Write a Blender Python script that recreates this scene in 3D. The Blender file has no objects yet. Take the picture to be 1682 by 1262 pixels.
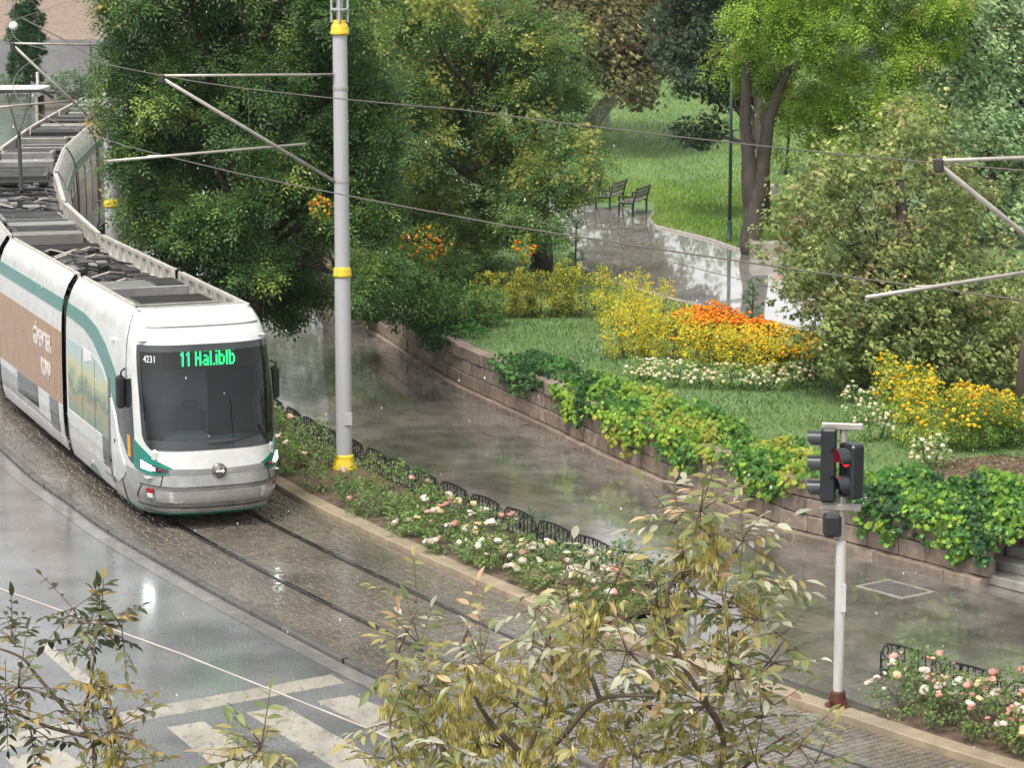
import bpy, math, random
import numpy as np
from mathutils import Vector, Matrix

# ------------------------------------------------------------------ camera, sky, sun, exposure
SC = bpy.context.scene
COL = SC.collection
CAM_H, FPX, CX, CY = 10.0, 4400.0, 841.0, 631.0
PITCH = math.atan(751.0 / FPX)
cam = bpy.data.cameras.new('camera'); cam_o = bpy.data.objects.new('camera', cam); COL.objects.link(cam_o)
cam.sensor_width = 36.0; cam.lens = FPX / 1682.0 * 36.0
cam.clip_start = 0.3; cam.clip_end = 1500.0
cam_o.location = (0, 0, CAM_H); cam_o.rotation_euler = (math.pi / 2 - PITCH, 0, 0)
SC.camera = cam_o
SUN_ELEV, SUN_AZ = math.radians(62), math.radians(208)      # azimuth clockwise from +Y: high and to the left, through cloud
world = bpy.data.worlds.new('World'); SC.world = world; world.use_nodes = True
wn, wl = world.node_tree.nodes, world.node_tree.links
sky = wn.new('ShaderNodeTexSky'); sky.sky_type = 'NISHITA'; sky.sun_disc = False
sky.sun_elevation = SUN_ELEV; sky.sun_rotation = SUN_AZ
sky.air_density = 1.0; sky.dust_density = 8.0; sky.ozone_density = 1.0; sky.altitude = 1000
hs = wn.new('ShaderNodeHueSaturation'); hs.inputs['Saturation'].default_value = 0.06     # overcast: a grey cloud deck
bg = wn['Background']; bg.inputs['Strength'].default_value = 0.15
wl.new(sky.outputs[0], hs.inputs['Color']); wl.new(hs.outputs[0], bg.inputs['Color'])
sl = bpy.data.lights.new('sun', 'SUN'); sl.energy = 1.5; sl.angle = math.radians(13); sl.color = (1.0, 0.94, 0.82)
so = bpy.data.objects.new('sun', sl); COL.objects.link(so)
sd = Vector((math.sin(SUN_AZ) * math.cos(SUN_ELEV), math.cos(SUN_AZ) * math.cos(SUN_ELEV), math.sin(SUN_ELEV)))
so.rotation_euler = sd.to_track_quat('Z', 'Y').to_euler(); so.location = (0, 0, 60)
vs = SC.view_settings; vs.view_transform = 'Standard'; vs.look = 'None'; vs.gamma = 1.0; vs.use_curve_mapping = False
vs.exposure = 0.8
SC.cycles.max_bounces = 8; SC.cycles.transparent_max_bounces = 12; SC.cycles.caustics_reflective = False
SC.cycles.caustics_refractive = False; SC.cycles.sample_clamp_indirect = 6.0

rnd = random.Random(7)
RNG = np.random.default_rng(11)

# ------------------------------------------------------------------ survey helpers: a sight line from the window to a plane of known height or distance
_c, _s = math.cos(PITCH), math.sin(PITCH)
def _ray(px, py):
    u = (px - CX) / FPX; v = (py - CY) / FPX
    return u, _c - v * _s, -_s - v * _c
def at(px, py, z=0.0):
    dx, dy, dz = _ray(px, py); t = (z - CAM_H) / dz
    return (dx * t, dy * t, z)
def far(px, py, D):
    dx, dy, dz = _ray(px, py); t = D / dy
    return (dx * t, D, CAM_H + dz * t)
def ppm(D, z=0): return FPX / (D * _c - (z - CAM_H) * _s)       # pixels per metre at that distance

# ------------------------------------------------------------------ mesh helpers
class MB:
    def __init__(s): s.v = []; s.f = []; s.m = []; s.mi = 0
    def add(s, vs_, fs):
        o = len(s.v); s.v += [tuple(map(float, p)) for p in vs_]
        s.f += [tuple(i + o for i in q) for q in fs]; s.m += [s.mi] * len(fs); return s
    def box(s, c, d, rz=0.0, tilt=None):
        x, y, z = d[0] / 2, d[1] / 2, d[2] / 2
        p = [Vector((sx * x, sy * y, sz * z)) for sz in (-1, 1) for sy in (-1, 1) for sx in (-1, 1)]
        R = Matrix.Rotation(rz, 3, 'Z')
        if tilt is not None: R = R @ Matrix.Rotation(tilt[0], 3, 'X') @ Matrix.Rotation(tilt[1], 3, 'Y')
        p = [R @ q + Vector(c) for q in p]
        return s.add(p, [(0, 2, 3, 1), (4, 5, 7, 6), (0, 1, 5, 4), (2, 6, 7, 3), (0, 4, 6, 2), (1, 3, 7, 5)])
    def cbox(s, c, d, b=0.02, rz=0.0):
        """box with chamfered edges"""
        hx, hy, hz = d[0] / 2, d[1] / 2, d[2] / 2
        R = Matrix.Rotation(rz, 3, 'Z'); P = []; idx = {}
        for sx in (-1, 1):
            for sy in (-1, 1):
                for sz in (-1, 1):
                    for ax in range(3):
                        q = [sx * hx, sy * hy, sz * hz]
                        for k in range(3):
                            if k != ax: q[k] -= (sx, sy, sz)[k] * b
                        idx[(sx, sy, sz, ax)] = len(P); P.append(R @ Vector(q) + Vector(c))
        F = []
        for ax in range(3):
            a, b2 = [(1, 2), (2, 0), (0, 1)][ax]
            for sg in (-1, 1):
                loop = []
                for (u, w) in ((-1, -1), (1, -1), (1, 1), (-1, 1)):
                    k = [0, 0, 0]; k[ax] = sg; k[a] = u; k[b2] = w; loop.append(idx[(k[0], k[1], k[2], ax)])
                F.append(tuple(loop if sg > 0 else loop[::-1]))
        for ax in range(3):
            a, b2 = [(1, 2), (2, 0), (0, 1)][ax]
            for u in (-1, 1):
                for w in (-1, 1):
                    k0 = [0, 0, 0]; k0[a] = u; k0[b2] = w; k1 = k0[:]; k0[ax] = -1; k1[ax] = 1
                    q = (idx[(*k0, a)], idx[(*k1, a)], idx[(*k1, b2)], idx[(*k0, b2)])
                    F.append(q if u * w < 0 else q[::-1])
        for sx in (-1, 1):
            for sy in (-1, 1):
                for sz in (-1, 1):
                    t = tuple(idx[(sx, sy, sz, k)] for k in range(3)); F.append(t if sx * sy * sz > 0 else t[::-1])
        return s.add(P, F)
    def tube(s, pts, r, n=8, cap=True):
        pts = [Vector(p) for p in pts]; m = len(pts)
        rr = [r] * m if not hasattr(r, '__len__') else list(r)
        V = []; up = None
        for i, p in enumerate(pts):
            d = (pts[min(i + 1, m - 1)] - pts[max(i - 1, 0)]).normalized()
            if up is None: up = Vector((0, 0, 1)) if abs(d.z) < .9 else Vector((1, 0, 0))
            a = d.cross(up).normalized(); b = a.cross(d).normalized(); up = b
            for k in range(n):
                t = 2 * math.pi * k / n; V.append(p + (a * math.cos(t) + b * math.sin(t)) * rr[i])
        F = [(i * n + k, i * n + (k + 1) % n, (i + 1) * n + (k + 1) % n, (i + 1) * n + k) for i in range(m - 1) for k in range(n)]
        if cap: F += [tuple(range(n))[::-1], tuple(range((m - 1) * n, m * n))]
        return s.add(V, F)
    def lathe(s, prof, n=20, c=(0, 0, 0)):
        V = []
        for r, z in prof:
            for k in range(n):
                t = 2 * math.pi * k / n; V.append((c[0] + r * math.cos(t), c[1] + r * math.sin(t), c[2] + z))
        m = len(prof)
        F = [(i * n + k, i * n + (k + 1) % n, (i + 1) * n + (k + 1) % n, (i + 1) * n + k) for i in range(m - 1) for k in range(n)]
        F += [tuple(range(n))[::-1], tuple(range((m - 1) * n, m * n))]
        return s.add(V, F)
    def grid(s, P, close=False):
        nu, nv = len(P), len(P[0]); V = [q for row in P for q in row]
        F = [(i * nv + j, i * nv + j + 1, (i + 1) * nv + j + 1, (i + 1) * nv + j) for i in range(nu - 1) for j in range(nv - 1)]
        return s.add(V, F)
    def poly(s, pts): return s.add(pts, [tuple(range(len(pts)))])
    def prism(s, pts, z0, z1):
        n = len(pts); V = [(p[0], p[1], z0) for p in pts] + [(p[0], p[1], z1) for p in pts]
        return s.add(V, [tuple(range(n))[::-1], tuple(range(n, 2 * n))] + [(i, (i + 1) % n, n + (i + 1) % n, n + i) for i in range(n)])
    def mesh(s, name, mats, smooth=False):
        me = bpy.data.meshes.new(name); me.from_pydata(s.v, [], s.f)
        for m in (mats if isinstance(mats, (list, tuple)) else [mats]): me.materials.append(m)
        me.polygons.foreach_set('material_index', s.m)
        if smooth: me.polygons.foreach_set('use_smooth', [True] * len(s.f))
        me.update(); return me

def obj(name, me, parent=None, loc=None, **kw):
    o = bpy.data.objects.new(name, me); COL.objects.link(o)
    if parent is not None: o.parent = parent
    if loc is not None: o.location = loc
    for k, v in kw.items(): o[k] = v
    return o
def build(mb, name, mats, parent=None, smooth=False, off=None, **kw):
    if off is not None: mb.v = [(p[0] - off[0], p[1] - off[1], p[2] - off[2]) for p in mb.v]
    return obj(name, mb.mesh(name, mats, smooth), parent, **kw)
def thing(name, label, cat, loc=(0, 0, 0), rz=0.0, group=None):
    o = bpy.data.objects.new(name, None); COL.objects.link(o); o.empty_display_size = .2
    o.location = loc; o.rotation_euler = (0, 0, rz); o['label'] = label; o['category'] = cat
    if group: o['group'] = group
    return o
def smooth_by_angle(o, deg=35):
    me = o.data; me.polygons.foreach_set('use_smooth', [True] * len(me.polygons))
    try: me.set_sharp_from_angle(angle=math.radians(deg))
    except Exception: pass

# ------------------------------------------------------------------ materials (all procedural)
def _nodes(name):
    m = bpy.data.materials.new(name); m.use_nodes = True
    return m, m.node_tree.nodes, m.node_tree.links, m.node_tree.nodes['Principled BSDF']
def pm(name, c1, c2=None, scale=4.0, rough=.5, rough2=None, metal=0.0, bump=0.0, bscale=40.0, spec=.5, coat=0.0, objvar=0.0, rscale=None, detail=5.0, emis=None, estr=0.0, coords='pos', stretch=None, coat_r=.06, big=None, ramp=(.32, .68)):
    m, n, l, p = _nodes(name)
    p.inputs['Metallic'].default_value = metal; p.inputs['Specular IOR Level'].default_value = spec
    p.inputs['Coat Weight'].default_value = coat; p.inputs['Coat Roughness'].default_value = coat_r
    geo = n.new('ShaderNodeNewGeometry'); src = geo.outputs['Position']
    if coords == 'obj': tc = n.new('ShaderNodeTexCoord'); src = tc.outputs['Object']
    if stretch:
        mp = n.new('ShaderNodeMapping'); mp.inputs['Scale'].default_value = stretch; l.new(src, mp.inputs['Vector']); src = mp.outputs[0]
    def noise(sc, det=detail):
        t = n.new('ShaderNodeTexNoise'); t.inputs['Scale'].default_value = sc; t.inputs['Detail'].default_value = det
        l.new(src, t.inputs['Vector']); return t
    c2 = c2 or tuple(x * .82 for x in c1)
    t = noise(scale); r = n.new('ShaderNodeValToRGB'); r.color_ramp.elements[0].position = ramp[0]; r.color_ramp.elements[1].position = ramp[1]
    r.color_ramp.elements[0].color = (*c1, 1); r.color_ramp.elements[1].color = (*c2, 1)
    l.new(t.outputs['Fac'], r.inputs['Fac']); out = r.outputs['Color']
    if objvar:
        oi = n.new('ShaderNodeObjectInfo'); mr = n.new('ShaderNodeMapRange')
        mr.inputs['To Min'].default_value = 1 - objvar; mr.inputs['To Max'].default_value = 1 + objvar
        l.new(oi.outputs['Random'], mr.inputs['Value'])
        mx = n.new('ShaderNodeVectorMath'); mx.operation = 'SCALE'; l.new(out, mx.inputs[0]); l.new(mr.outputs[0], mx.inputs['Scale']); out = mx.outputs[0]
    if big:
        tb_ = noise(big[0], 6.0); mb_ = n.new('ShaderNodeMapRange'); mb_.inputs['From Min'].default_value = .35; mb_.inputs['From Max'].default_value = .65; mb_.inputs['To Min'].default_value = big[1]; mb_.inputs['To Max'].default_value = big[2]
        l.new(tb_.outputs['Fac'], mb_.inputs['Value']); mx2 = n.new('ShaderNodeVectorMath'); mx2.operation = 'SCALE'; l.new(out, mx2.inputs[0]); l.new(mb_.outputs[0], mx2.inputs['Scale']); out = mx2.outputs[0]
    l.new(out, p.inputs['Base Color'])
    if rough2 is None: p.inputs['Roughness'].default_value = rough
    else:
        t2 = noise(rscale or scale * .5, 3.0); mr2 = n.new('ShaderNodeMapRange'); mr2.inputs['From Min'].default_value = .36; mr2.inputs['From Max'].default_value = .64
        mr2.inputs['To Min'].default_value = rough; mr2.inputs['To Max'].default_value = rough2
        l.new(t2.outputs['Fac'], mr2.inputs['Value']); l.new(mr2.outputs[0], p.inputs['Roughness'])
    if bump:
        t3 = noise(bscale, 4.0); b = n.new('ShaderNodeBump'); b.inputs['Strength'].default_value = bump; b.inputs['Distance'].default_value = .02
        l.new(t3.outputs['Fac'], b.inputs['Height']); l.new(b.outputs[0], p.inputs['Normal'])
    if emis: p.inputs['Emission Color'].default_value = (*emis, 1); p.inputs['Emission Strength'].default_value = estr
    return m
def leaf_mat(name, rough=.42, trans=.34, spec=.28, fixed=None, objvar=.0):
    m, n, l, p = _nodes(name)
    if fixed is None:
        a = n.new('ShaderNodeAttribute'); a.attribute_name = 'Col'; out = a.outputs['Color']
    else:
        g = n.new('ShaderNodeTexCoord'); t = n.new('ShaderNodeTexNoise'); t.inputs['Scale'].default_value = 30; l.new(g.outputs['Object'], t.inputs['Vector'])
        r = n.new('ShaderNodeValToRGB'); r.color_ramp.elements[0].position = .35; r.color_ramp.elements[1].position = .65
        r.color_ramp.elements[0].color = (*fixed[0], 1); r.color_ramp.elements[1].color = (*fixed[1], 1); l.new(t.outputs['Fac'], r.inputs['Fac'])
        oi = n.new('ShaderNodeObjectInfo'); mr = n.new('ShaderNodeMapRange'); mr.inputs['To Min'].default_value = .7; mr.inputs['To Max'].default_value = 1.3
        l.new(oi.outputs['Random'], mr.inputs['Value']); mx = n.new('ShaderNodeVectorMath'); mx.operation = 'SCALE'
        l.new(r.outputs[0], mx.inputs[0]); l.new(mr.outputs[0], mx.inputs['Scale']); out = mx.outputs[0]
    l.new(out, p.inputs['Base Color']); p.inputs['Roughness'].default_value = rough; p.inputs['Specular IOR Level'].default_value = spec
    tr = n.new('ShaderNodeBsdfTranslucent'); l.new(out, tr.inputs['Color'])
    mix = n.new('ShaderNodeMixShader'); mix.inputs['Fac'].default_value = trans
    l.new(p.outputs[0], mix.inputs[1]); l.new(tr.outputs[0], mix.inputs[2]); l.new(mix.outputs[0], n['Material Output'].inputs['Surface'])
    return m
def clear_glass(name, tint=(.86, .90, .91), rough=.02):
    m, n, l, p = _nodes(name)
    n.remove(p); tb = n.new('ShaderNodeBsdfTransparent'); tb.inputs['Color'].default_value = (*tint, 1)
    gl = n.new('ShaderNodeBsdfGlossy'); gl.inputs['Roughness'].default_value = rough
    fr = n.new('ShaderNodeFresnel'); fr.inputs['IOR'].default_value = 1.6
    mix = n.new('ShaderNodeMixShader'); l.new(fr.outputs[0], mix.inputs[0]); l.new(tb.outputs[0], mix.inputs[1]); l.new(gl.outputs[0], mix.inputs[2])
    l.new(mix.outputs[0], n['Material Output'].inputs['Surface']); return m

M = {}
M['ground'] = pm('packed_earth', (.16, .13, .10), (.10, .09, .07), 1.5, .6, bump=.3)
M['asphalt'] = pm('wet_asphalt', (.24, .245, .25), (.075, .078, .082), 30, .20, .36, bump=1.0, bscale=30, rscale=.4, spec=.75, coat=1.0, coat_r=.16, detail=8, big=(.9, .65, 1.25))
M['paint'] = pm('worn_paint_and_reflection', (.37, .345, .29), (.18, .178, .17), 7, .14, .4, bump=.1, bscale=50, detail=9, ramp=(.52, .70), big=(1.5, .78, 1.1), stretch=(1.6, .6, 1))
M['mortar'] = pm('dark_wet_joint', (.06, .052, .044), (.04, .036, .03), 3, .25, bump=.2)
M['sett'] = pm('granite_sett', (.19, .16, .125), (.11, .095, .078), 7, .14, .34, bump=.10, bscale=60, rscale=.8, coat=.9, coat_r=.14, big=(.7, .7, 1.2))
M['kerb_dark'] = pm('dark_granite_kerb', (.12, .115, .11), (.08, .078, .075), 5, .2, .45, bump=.12, objvar=.12)
M['gutter'] = pm('pale_gutter_strip', (.22, .215, .20), (.15, .147, .14), 3, .12, .35, bump=.1, coat=.6, coat_r=.12)
M['kerb'] = pm('granite_kerb', (.33, .30, .26), (.22, .20, .18), 5, .2, .5, bump=.12, objvar=.12)
M['kerb_tan'] = pm('tan_kerb_stone', (.40, .32, .22), (.27, .22, .16), 4, .2, .5, bump=.12, objvar=.12)
M['slab'] = pm('wet_paving_slab', (.19, .172, .152), (.09, .083, .074), 1.6, .02, .15, bump=.06, bscale=30, objvar=.16, big=(.35, .75, 1.2), rscale=.45, spec=.7, coat=.7, coat_r=.05)
M['path_joint'] = pm('wet_joint_sand', (.07, .06, .05), (.045, .04, .034), 4, .08, .3, coat=.6, coat_r=.08)
M['path'] = pm('wet_park_path', (.46, .44, .42), (.32, .30, .28), .9, .012, .20, bump=.04, bscale=25, rscale=.35, spec=.7, coat=1.0, coat_r=.02)
M['stone'] = pm('tan_wall_stone', (.30, .235, .185), (.17, .135, .11), 6, .35, .65, bump=.35, bscale=22, objvar=.22)
M['wallcore'] = pm('wall_mortar', (.15, .12, .10), (.10, .08, .07), 4, .7, bump=.3)
M['step'] = pm('grey_step_stone', (.36, .35, .33), (.25, .24, .22), 4, .2, .5, bump=.15, objvar=.1)
M['soil'] = pm('damp_soil', (.15, .10, .065), (.07, .048, .034), 5, .7, bump=1.0, bscale=16)
M['tansoil'] = pm('tan_earth', (.42, .30, .18), (.28, .19, .12), 5, .7, bump=.6, bscale=18)
M['lawn'] = pm('lawn_turf', (.09, .17, .06), (.14, .22, .08), 1.1, .7, bump=.7, bscale=14)
M['steel'] = pm('polished_rail', (.52, .52, .53), (.40, .40, .41), 8, .16, .30, metal=1.0)
M['darksteel'] = pm('dark_groove_steel', (.075, .072, .07), None, 8, .35, metal=.4)
M['white'] = pm('white_tram_paint', (.66, .67, .655), (.56, .57, .555), 3.5, .16, .30, coat=.4, rscale=5, big=(.8, .93, 1.04))
M['silver'] = pm('silver_tram_paint', (.50, .51, .50), (.38, .385, .375), 5, .22, .38, metal=.35, coat=.4, rscale=5, big=(1.4, .85, 1.05), detail=9)
M['teal'] = pm('teal_tram_paint', (.0, .19, .145), (.0, .16, .12), 3, .2, coat=.4)
M['panelgrey'] = pm('lower_panel_grey', (.60, .61, .62), (.50, .51, .52), 4, .3, coat=.2)
M['black'] = pm('black_rubber', (.018, .018, .019), (.012, .012, .013), 6, .45)
M['roofgrey'] = pm('roof_unit_grey', (.30, .30, .295), (.19, .19, .185), 3, .4, metal=.2)
M['roofdark'] = pm('roof_deck_dark', (.06, .06, .06), (.035, .035, .035), 3, .3, .55)
M['grate'] = pm('roof_grating', (.30, .29, .26), (.2, .195, .18), 3, .4, metal=.4)
M['fairing'] = pm('dirty_fairing', (.55, .52, .46), (.40, .37, .32), 3, .45)
M['darkglass'] = pm('dark_tinted_glass', (.022, .026, .028), (.03, .034, .036), 2, .04, spec=.8)
M['tintglass'] = pm('tinted_side_glass', (.05, .07, .07), (.03, .04, .045), 2, .05, spec=.8)
M['windscreen'] = clear_glass('windscreen_glass', (.46, .50, .51))
M['cab'] = pm('cab_interior_grey', (.58, .59, .60), (.48, .49, .50), 3, .6)
M['cabseat'] = pm('seat_fabric', (.16, .165, .18), None, 3, .7)
M['cabdark'] = pm('cab_interior_dark', (.05, .052, .055), None, 3, .6)
M['lamp'] = pm('headlight_lit', (.9, .9, .9), None, 3, .2, emis=(.92, 1.0, .95), estr=16)
M['fog'] = pm('small_lamp_lens', (.8, .8, .75), None, 3, .15)
M['redlens'] = pm('red_lens', (.35, .02, .015), None, 3, .15)
M['led'] = pm('green_led', (.0, .3, .1), None, 3, .4, emis=(.01, 1.0, .20), estr=3.6)
M['badge'] = pm('chrome_badge', (.34, .34, .30), (.12, .13, .12), 20, .2, metal=.9)
M['decal'] = pm('white_lettering', (.82, .82, .80), None, 3, .4)
M['orange_decal'] = pm('orange_sticker', (.72, .36, .06), None, 3, .4)
M['adtext'] = pm('ad_lettering', (.78, .74, .70), (.66, .60, .55), 12, .35)
M['polegrey'] = pm('pole_grey_paint', (.50, .50, .52), (.40, .40, .41), 6, .3, .45, coat=.1, stretch=(1, 1, .10), detail=8, big=(3, .85, 1.08))
M['yellow'] = pm('yellow_pole_trim', (.76, .56, .03), (.52, .36, .03), 9, .35, coat=.2, detail=9, ramp=(.4, .75))
M['galv'] = pm('galvanised_tube', (.50, .47, .42), (.38, .35, .31), 6, .35, metal=.3)
M['wire'] = pm('overhead_wire', (.16, .14, .12), None, 3, .4, metal=.3)
M['tlblack'] = pm('signal_black', (.022, .026, .030), (.016, .019, .022), 6, .32)
M['tlvisor'] = pm('signal_visor', (.045, .052, .056), (.03, .036, .04), 6, .25)
M['tlwhite'] = pm('signal_pole_white', (.54, .54, .51), (.42, .42, .39), 8, .3, .5, coat=.1, detail=9, stretch=(1, 1, .15))
M['rust'] = pm('rusty_base', (.12, .035, .018), (.07, .025, .015), 12, .6, bump=.3)
M['redlit'] = pm('red_signal_lit', (.6, .01, .01), None, 3, .3, emis=(1.0, .012, .02), estr=1.6)
M['iron'] = pm('black_iron', (.012, .012, .013), (.02, .02, .021), 8, .35)
M['greenpost'] = pm('dark_green_post', (.012, .045, .038), (.02, .05, .045), 4, .35)
M['slat'] = pm('grey_wood_slat', (.16, .15, .13), (.11, .10, .09), 6, .45, objvar=.1)
M['bark'] = pm('wet_bark', (.085, .068, .055), (.045, .037, .031), 7, .7, bump=.9, bscale=14, stretch=(1, 1, .35))
M['bark_pale'] = pm('pale_bark', (.34, .30, .26), (.22, .19, .16), 6, .7, bump=.6, bscale=14, stretch=(1, 1, .4))
M['limewash'] = pm('limewashed_bark', (.58, .58, .55), (.42, .42, .40), 5, .7, bump=.5)
M['twig'] = pm('brown_twig', (.15, .105, .07), (.09, .065, .045), 12, .6, bump=.3)
M['leaf'] = leaf_mat('foliage')
M['leafmatte'] = leaf_mat('foliage_matte', .5, .32, .22)
M['petal'] = leaf_mat('petals', .55, .35, .3)
M['fleaf'] = [leaf_mat('ash_leaf_green', .32, .25, .5, ((.16, .20, .08), (.24, .27, .11))),
              leaf_mat('ash_leaf_olive', .38, .28, .5, ((.30, .27, .10), (.42, .36, .15))),
              leaf_mat('ash_leaf_pale', .38, .25, .5, ((.40, .41, .30), (.50, .49, .36))),
              leaf_mat('ash_leaf_pink', .42, .25, .4, ((.52, .38, .22), (.46, .37, .18)))]
M['fleaf_dark'] = [leaf_mat('ash_leaf_dark', .30, .2, .5, ((.10, .125, .055), (.17, .185, .085))),
                   leaf_mat('ash_leaf_yellowed', .38, .25, .5, ((.30, .20, .05), (.38, .28, .09)))]
M['vine'] = [leaf_mat('vine_leaf_bright', .35, .32, .45, ((.24, .42, .03), (.36, .52, .06))),
             leaf_mat('vine_leaf_green', .32, .3, .5, ((.06, .19, .03), (.11, .27, .045))),
             leaf_mat('vine_leaf_dark', .32, .25, .5, ((.02, .07, .02), (.04, .11, .03))),
             leaf_mat('vine_leaf_yellow', .38, .35, .4, ((.46, .44, .06), (.40, .44, .08)))]
def landscape_mat():
    m, n, l, p = _nodes('printed_landscape')
    tc = n.new('ShaderNodeTexCoord'); sp = n.new('ShaderNodeSeparateXYZ'); l.new(tc.outputs['Object'], sp.inputs[0])
    t = n.new('ShaderNodeTexNoise'); t.inputs['Scale'].default_value = 2.2; t.inputs['Detail'].default_value = 8; l.new(tc.outputs['Object'], t.inputs['Vector'])
    a = n.new('ShaderNodeMath'); a.operation = 'MULTIPLY_ADD'; a.inputs[1].default_value = .9; l.new(t.outputs['Fac'], a.inputs[0]); l.new(sp.outputs['Z'], a.inputs[2])
    mr = n.new('ShaderNodeMapRange'); mr.inputs['From Min'].default_value = 1.35; mr.inputs['From Max'].default_value = 3.05; l.new(a.outputs[0], mr.inputs['Value'])
    r = n.new('ShaderNodeValToRGB'); cr = r.color_ramp; e = cr.elements
    e[0].position = 0; e[0].color = (.10, .19, .15, 1); e[1].position = 1; e[1].color = (.36, .52, .58, 1)
    for pos, c in ((.22, (.16, .24, .15)), (.36, (.30, .27, .10)), (.46, (.10, .17, .10)), (.58, (.30, .36, .20)), (.68, (.52, .50, .24)), (.80, (.40, .50, .46))):
        k = e.new(pos); k.color = (*c, 1)
    l.new(mr.outputs[0], r.inputs['Fac']); l.new(r.outputs[0], p.inputs['Base Color']); p.inputs['Roughness'].default_value = .15
    return m
M['landscape'] = landscape_mat()
M['adbrown'] = pm('printed_brown_ad', (.27, .12, .036), (.38, .205, .072), 3.5, .2, coat=.2, coords='obj', stretch=(2.5, 2.5, .5))
def brick_mat():
    m, n, l, p = _nodes('far_brick')
    tc = n.new('ShaderNodeTexCoord'); mp = n.new('ShaderNodeMapping'); mp.inputs['Rotation'].default_value = (math.pi / 2, 0, 0); l.new(tc.outputs['Object'], mp.inputs[0])
    b = n.new('ShaderNodeTexBrick'); b.inputs['Scale'].default_value = 2.2; b.inputs['Color1'].default_value = (.46, .34, .27, 1); b.inputs['Color2'].default_value = (.36, .26, .21, 1)
    b.inputs['Mortar'].default_value = (.42, .36, .31, 1); b.inputs['Mortar Size'].default_value = .03; l.new(mp.outputs[0], b.inputs['Vector'])
    l.new(b.outputs['Color'], p.inputs['Base Color']); p.inputs['Roughness'].default_value = .75; return m
M['brick'] = brick_mat()
M['plinth'] = pm('grey_render', (.26, .26, .27), (.20, .20, .21), 1.2, .6)
M['roofwhite'] = pm('shelter_white', (.72, .71, .66), None, 2, .35)
M['paleglass'] = clear_glass('shelter_glass', (.80, .90, .86))
M['water'] = pm('rain_drop', (.85, .88, .9), None, 3, .05, spec=.9)
# ------------------------------------------------------------------ foliage helpers
def nz(a): return a / np.maximum(np.linalg.norm(a, axis=-1, keepdims=True), 1e-6)
def frames(d, n):
    d = nz(d); y = nz(np.cross(n, d)); z = np.cross(d, y)
    return np.stack([d, y, z], axis=-1)                              # columns: leaf axis, width, normal
def T_kite(w=.42, fold=.06):
    return np.array([(0, 0, 0), (.45, w / 2, fold), (1, 0, -.05), (.45, -w / 2, fold)]), [(0, 1, 2, 3)]
def T_ovate(w=.40, curl=.18):
    xs = [0, .22, .5, .78, 1.0]; ws = [0, .75, 1.0, .62, 0]; V = []; F = []
    for i, x in enumerate(xs):
        zc = -curl * x * x
        V += [(x, -ws[i] * w / 2, zc + .07 * ws[i]), (x, 0, zc), (x, ws[i] * w / 2, zc + .07 * ws[i])]
    for i in range(4):
        a, b = i * 3, i * 3 + 3
        F += [(a, a + 1, b + 1, b), (a + 1, a + 2, b + 2, b + 1)]
    return np.array(V), F
def T_pinnate(pairs=5, ll=.34, lw=.11, droop=.25):
    V = []; F = []
    def leaflet(x, z, ang, sgn, L):
        c, s_ = math.cos(ang), math.sin(ang) * sgn; o = len(V)
        for (u, w, h) in ((0, 0, 0), (.45, lw / 2 * L / ll, .02), (1, 0, -.10), (.45, -lw / 2 * L / ll, .02)):
            uu = u * L; V.append((x + uu * c - w * s_, uu * s_ + w * c, z + h * L - .10 * uu))
        F.append((o, o + 1, o + 2, o + 3))
    for i in range(pairs):
        x = .12 + .78 * i / pairs; z = -droop * x * x; L = ll * (1.0 - .35 * abs(i / (pairs - 1) - .45))
        for sg in (-1, 1): leaflet(x, z, 1.05 - .25 * i / pairs, sg, L)
    leaflet(.9, -droop * .81, 0, 1, ll * .8)
    return np.array(V), F
def T_spray(n=7, seed=3):
    r = random.Random(seed); V = []; F = []
    for i in range(n):
        a = r.uniform(-.9, .9); b = r.uniform(-.5, .6); L = r.uniform(.55, 1.0); w = .10
        d = np.array([math.cos(a) * math.cos(b), math.sin(a) * math.cos(b), math.sin(b)]); s_ = np.cross(d, (0, 0, 1)); s_ = s_ / np.linalg.norm(s_)
        o = len(V); st = d * .1
        V += [tuple(st), tuple(d * L * .5 + s_ * w), tuple(d * L), tuple(d * L * .5 - s_ * w)]; F.append((o, o + 1, o + 2, o + 3))
    return np.array(V), F
def T_vine():
    pr = [(0, .06), (35, .42), (55, .30), (80, .52), (105, .34), (140, .55), (160, .36), (180, .60)]
    out = [(r * math.cos(math.radians(180 - a)), r * math.sin(math.radians(180 - a))) for a, r in pr]
    pts = out + [(x, -y) for x, y in out[-2:0:-1]]
    V = [(.5, 0, .05)] + [(x + .42, y, -.05 - .10 * (abs(y))) for x, y in pts]; n = len(pts)
    return np.array(V), [(0, 1 + i, 1 + (i + 1) % n) for i in range(n)]
def T_samara(n=16, seed=5):
    r = random.Random(seed); V = []; F = []
    for i in range(n):
        a = r.uniform(0, 6.28); q = r.uniform(.02, .26); x0 = r.uniform(0, .35); L = r.uniform(.4, .65); w = .05
        cy_, cz = q * math.cos(a), q * math.sin(a); o = len(V); sp = 1.35
        V += [(x0, cy_, cz), (x0 + L * .55, cy_ * sp + w * math.sin(a), cz * sp - w * math.cos(a)), (x0 + L, cy_ * sp, cz * sp), (x0 + L * .55, cy_ * sp - w * math.sin(a), cz * sp + w * math.cos(a))]
        F.append((o, o + 1, o + 2, o + 3))
    return np.array(V), F
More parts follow.
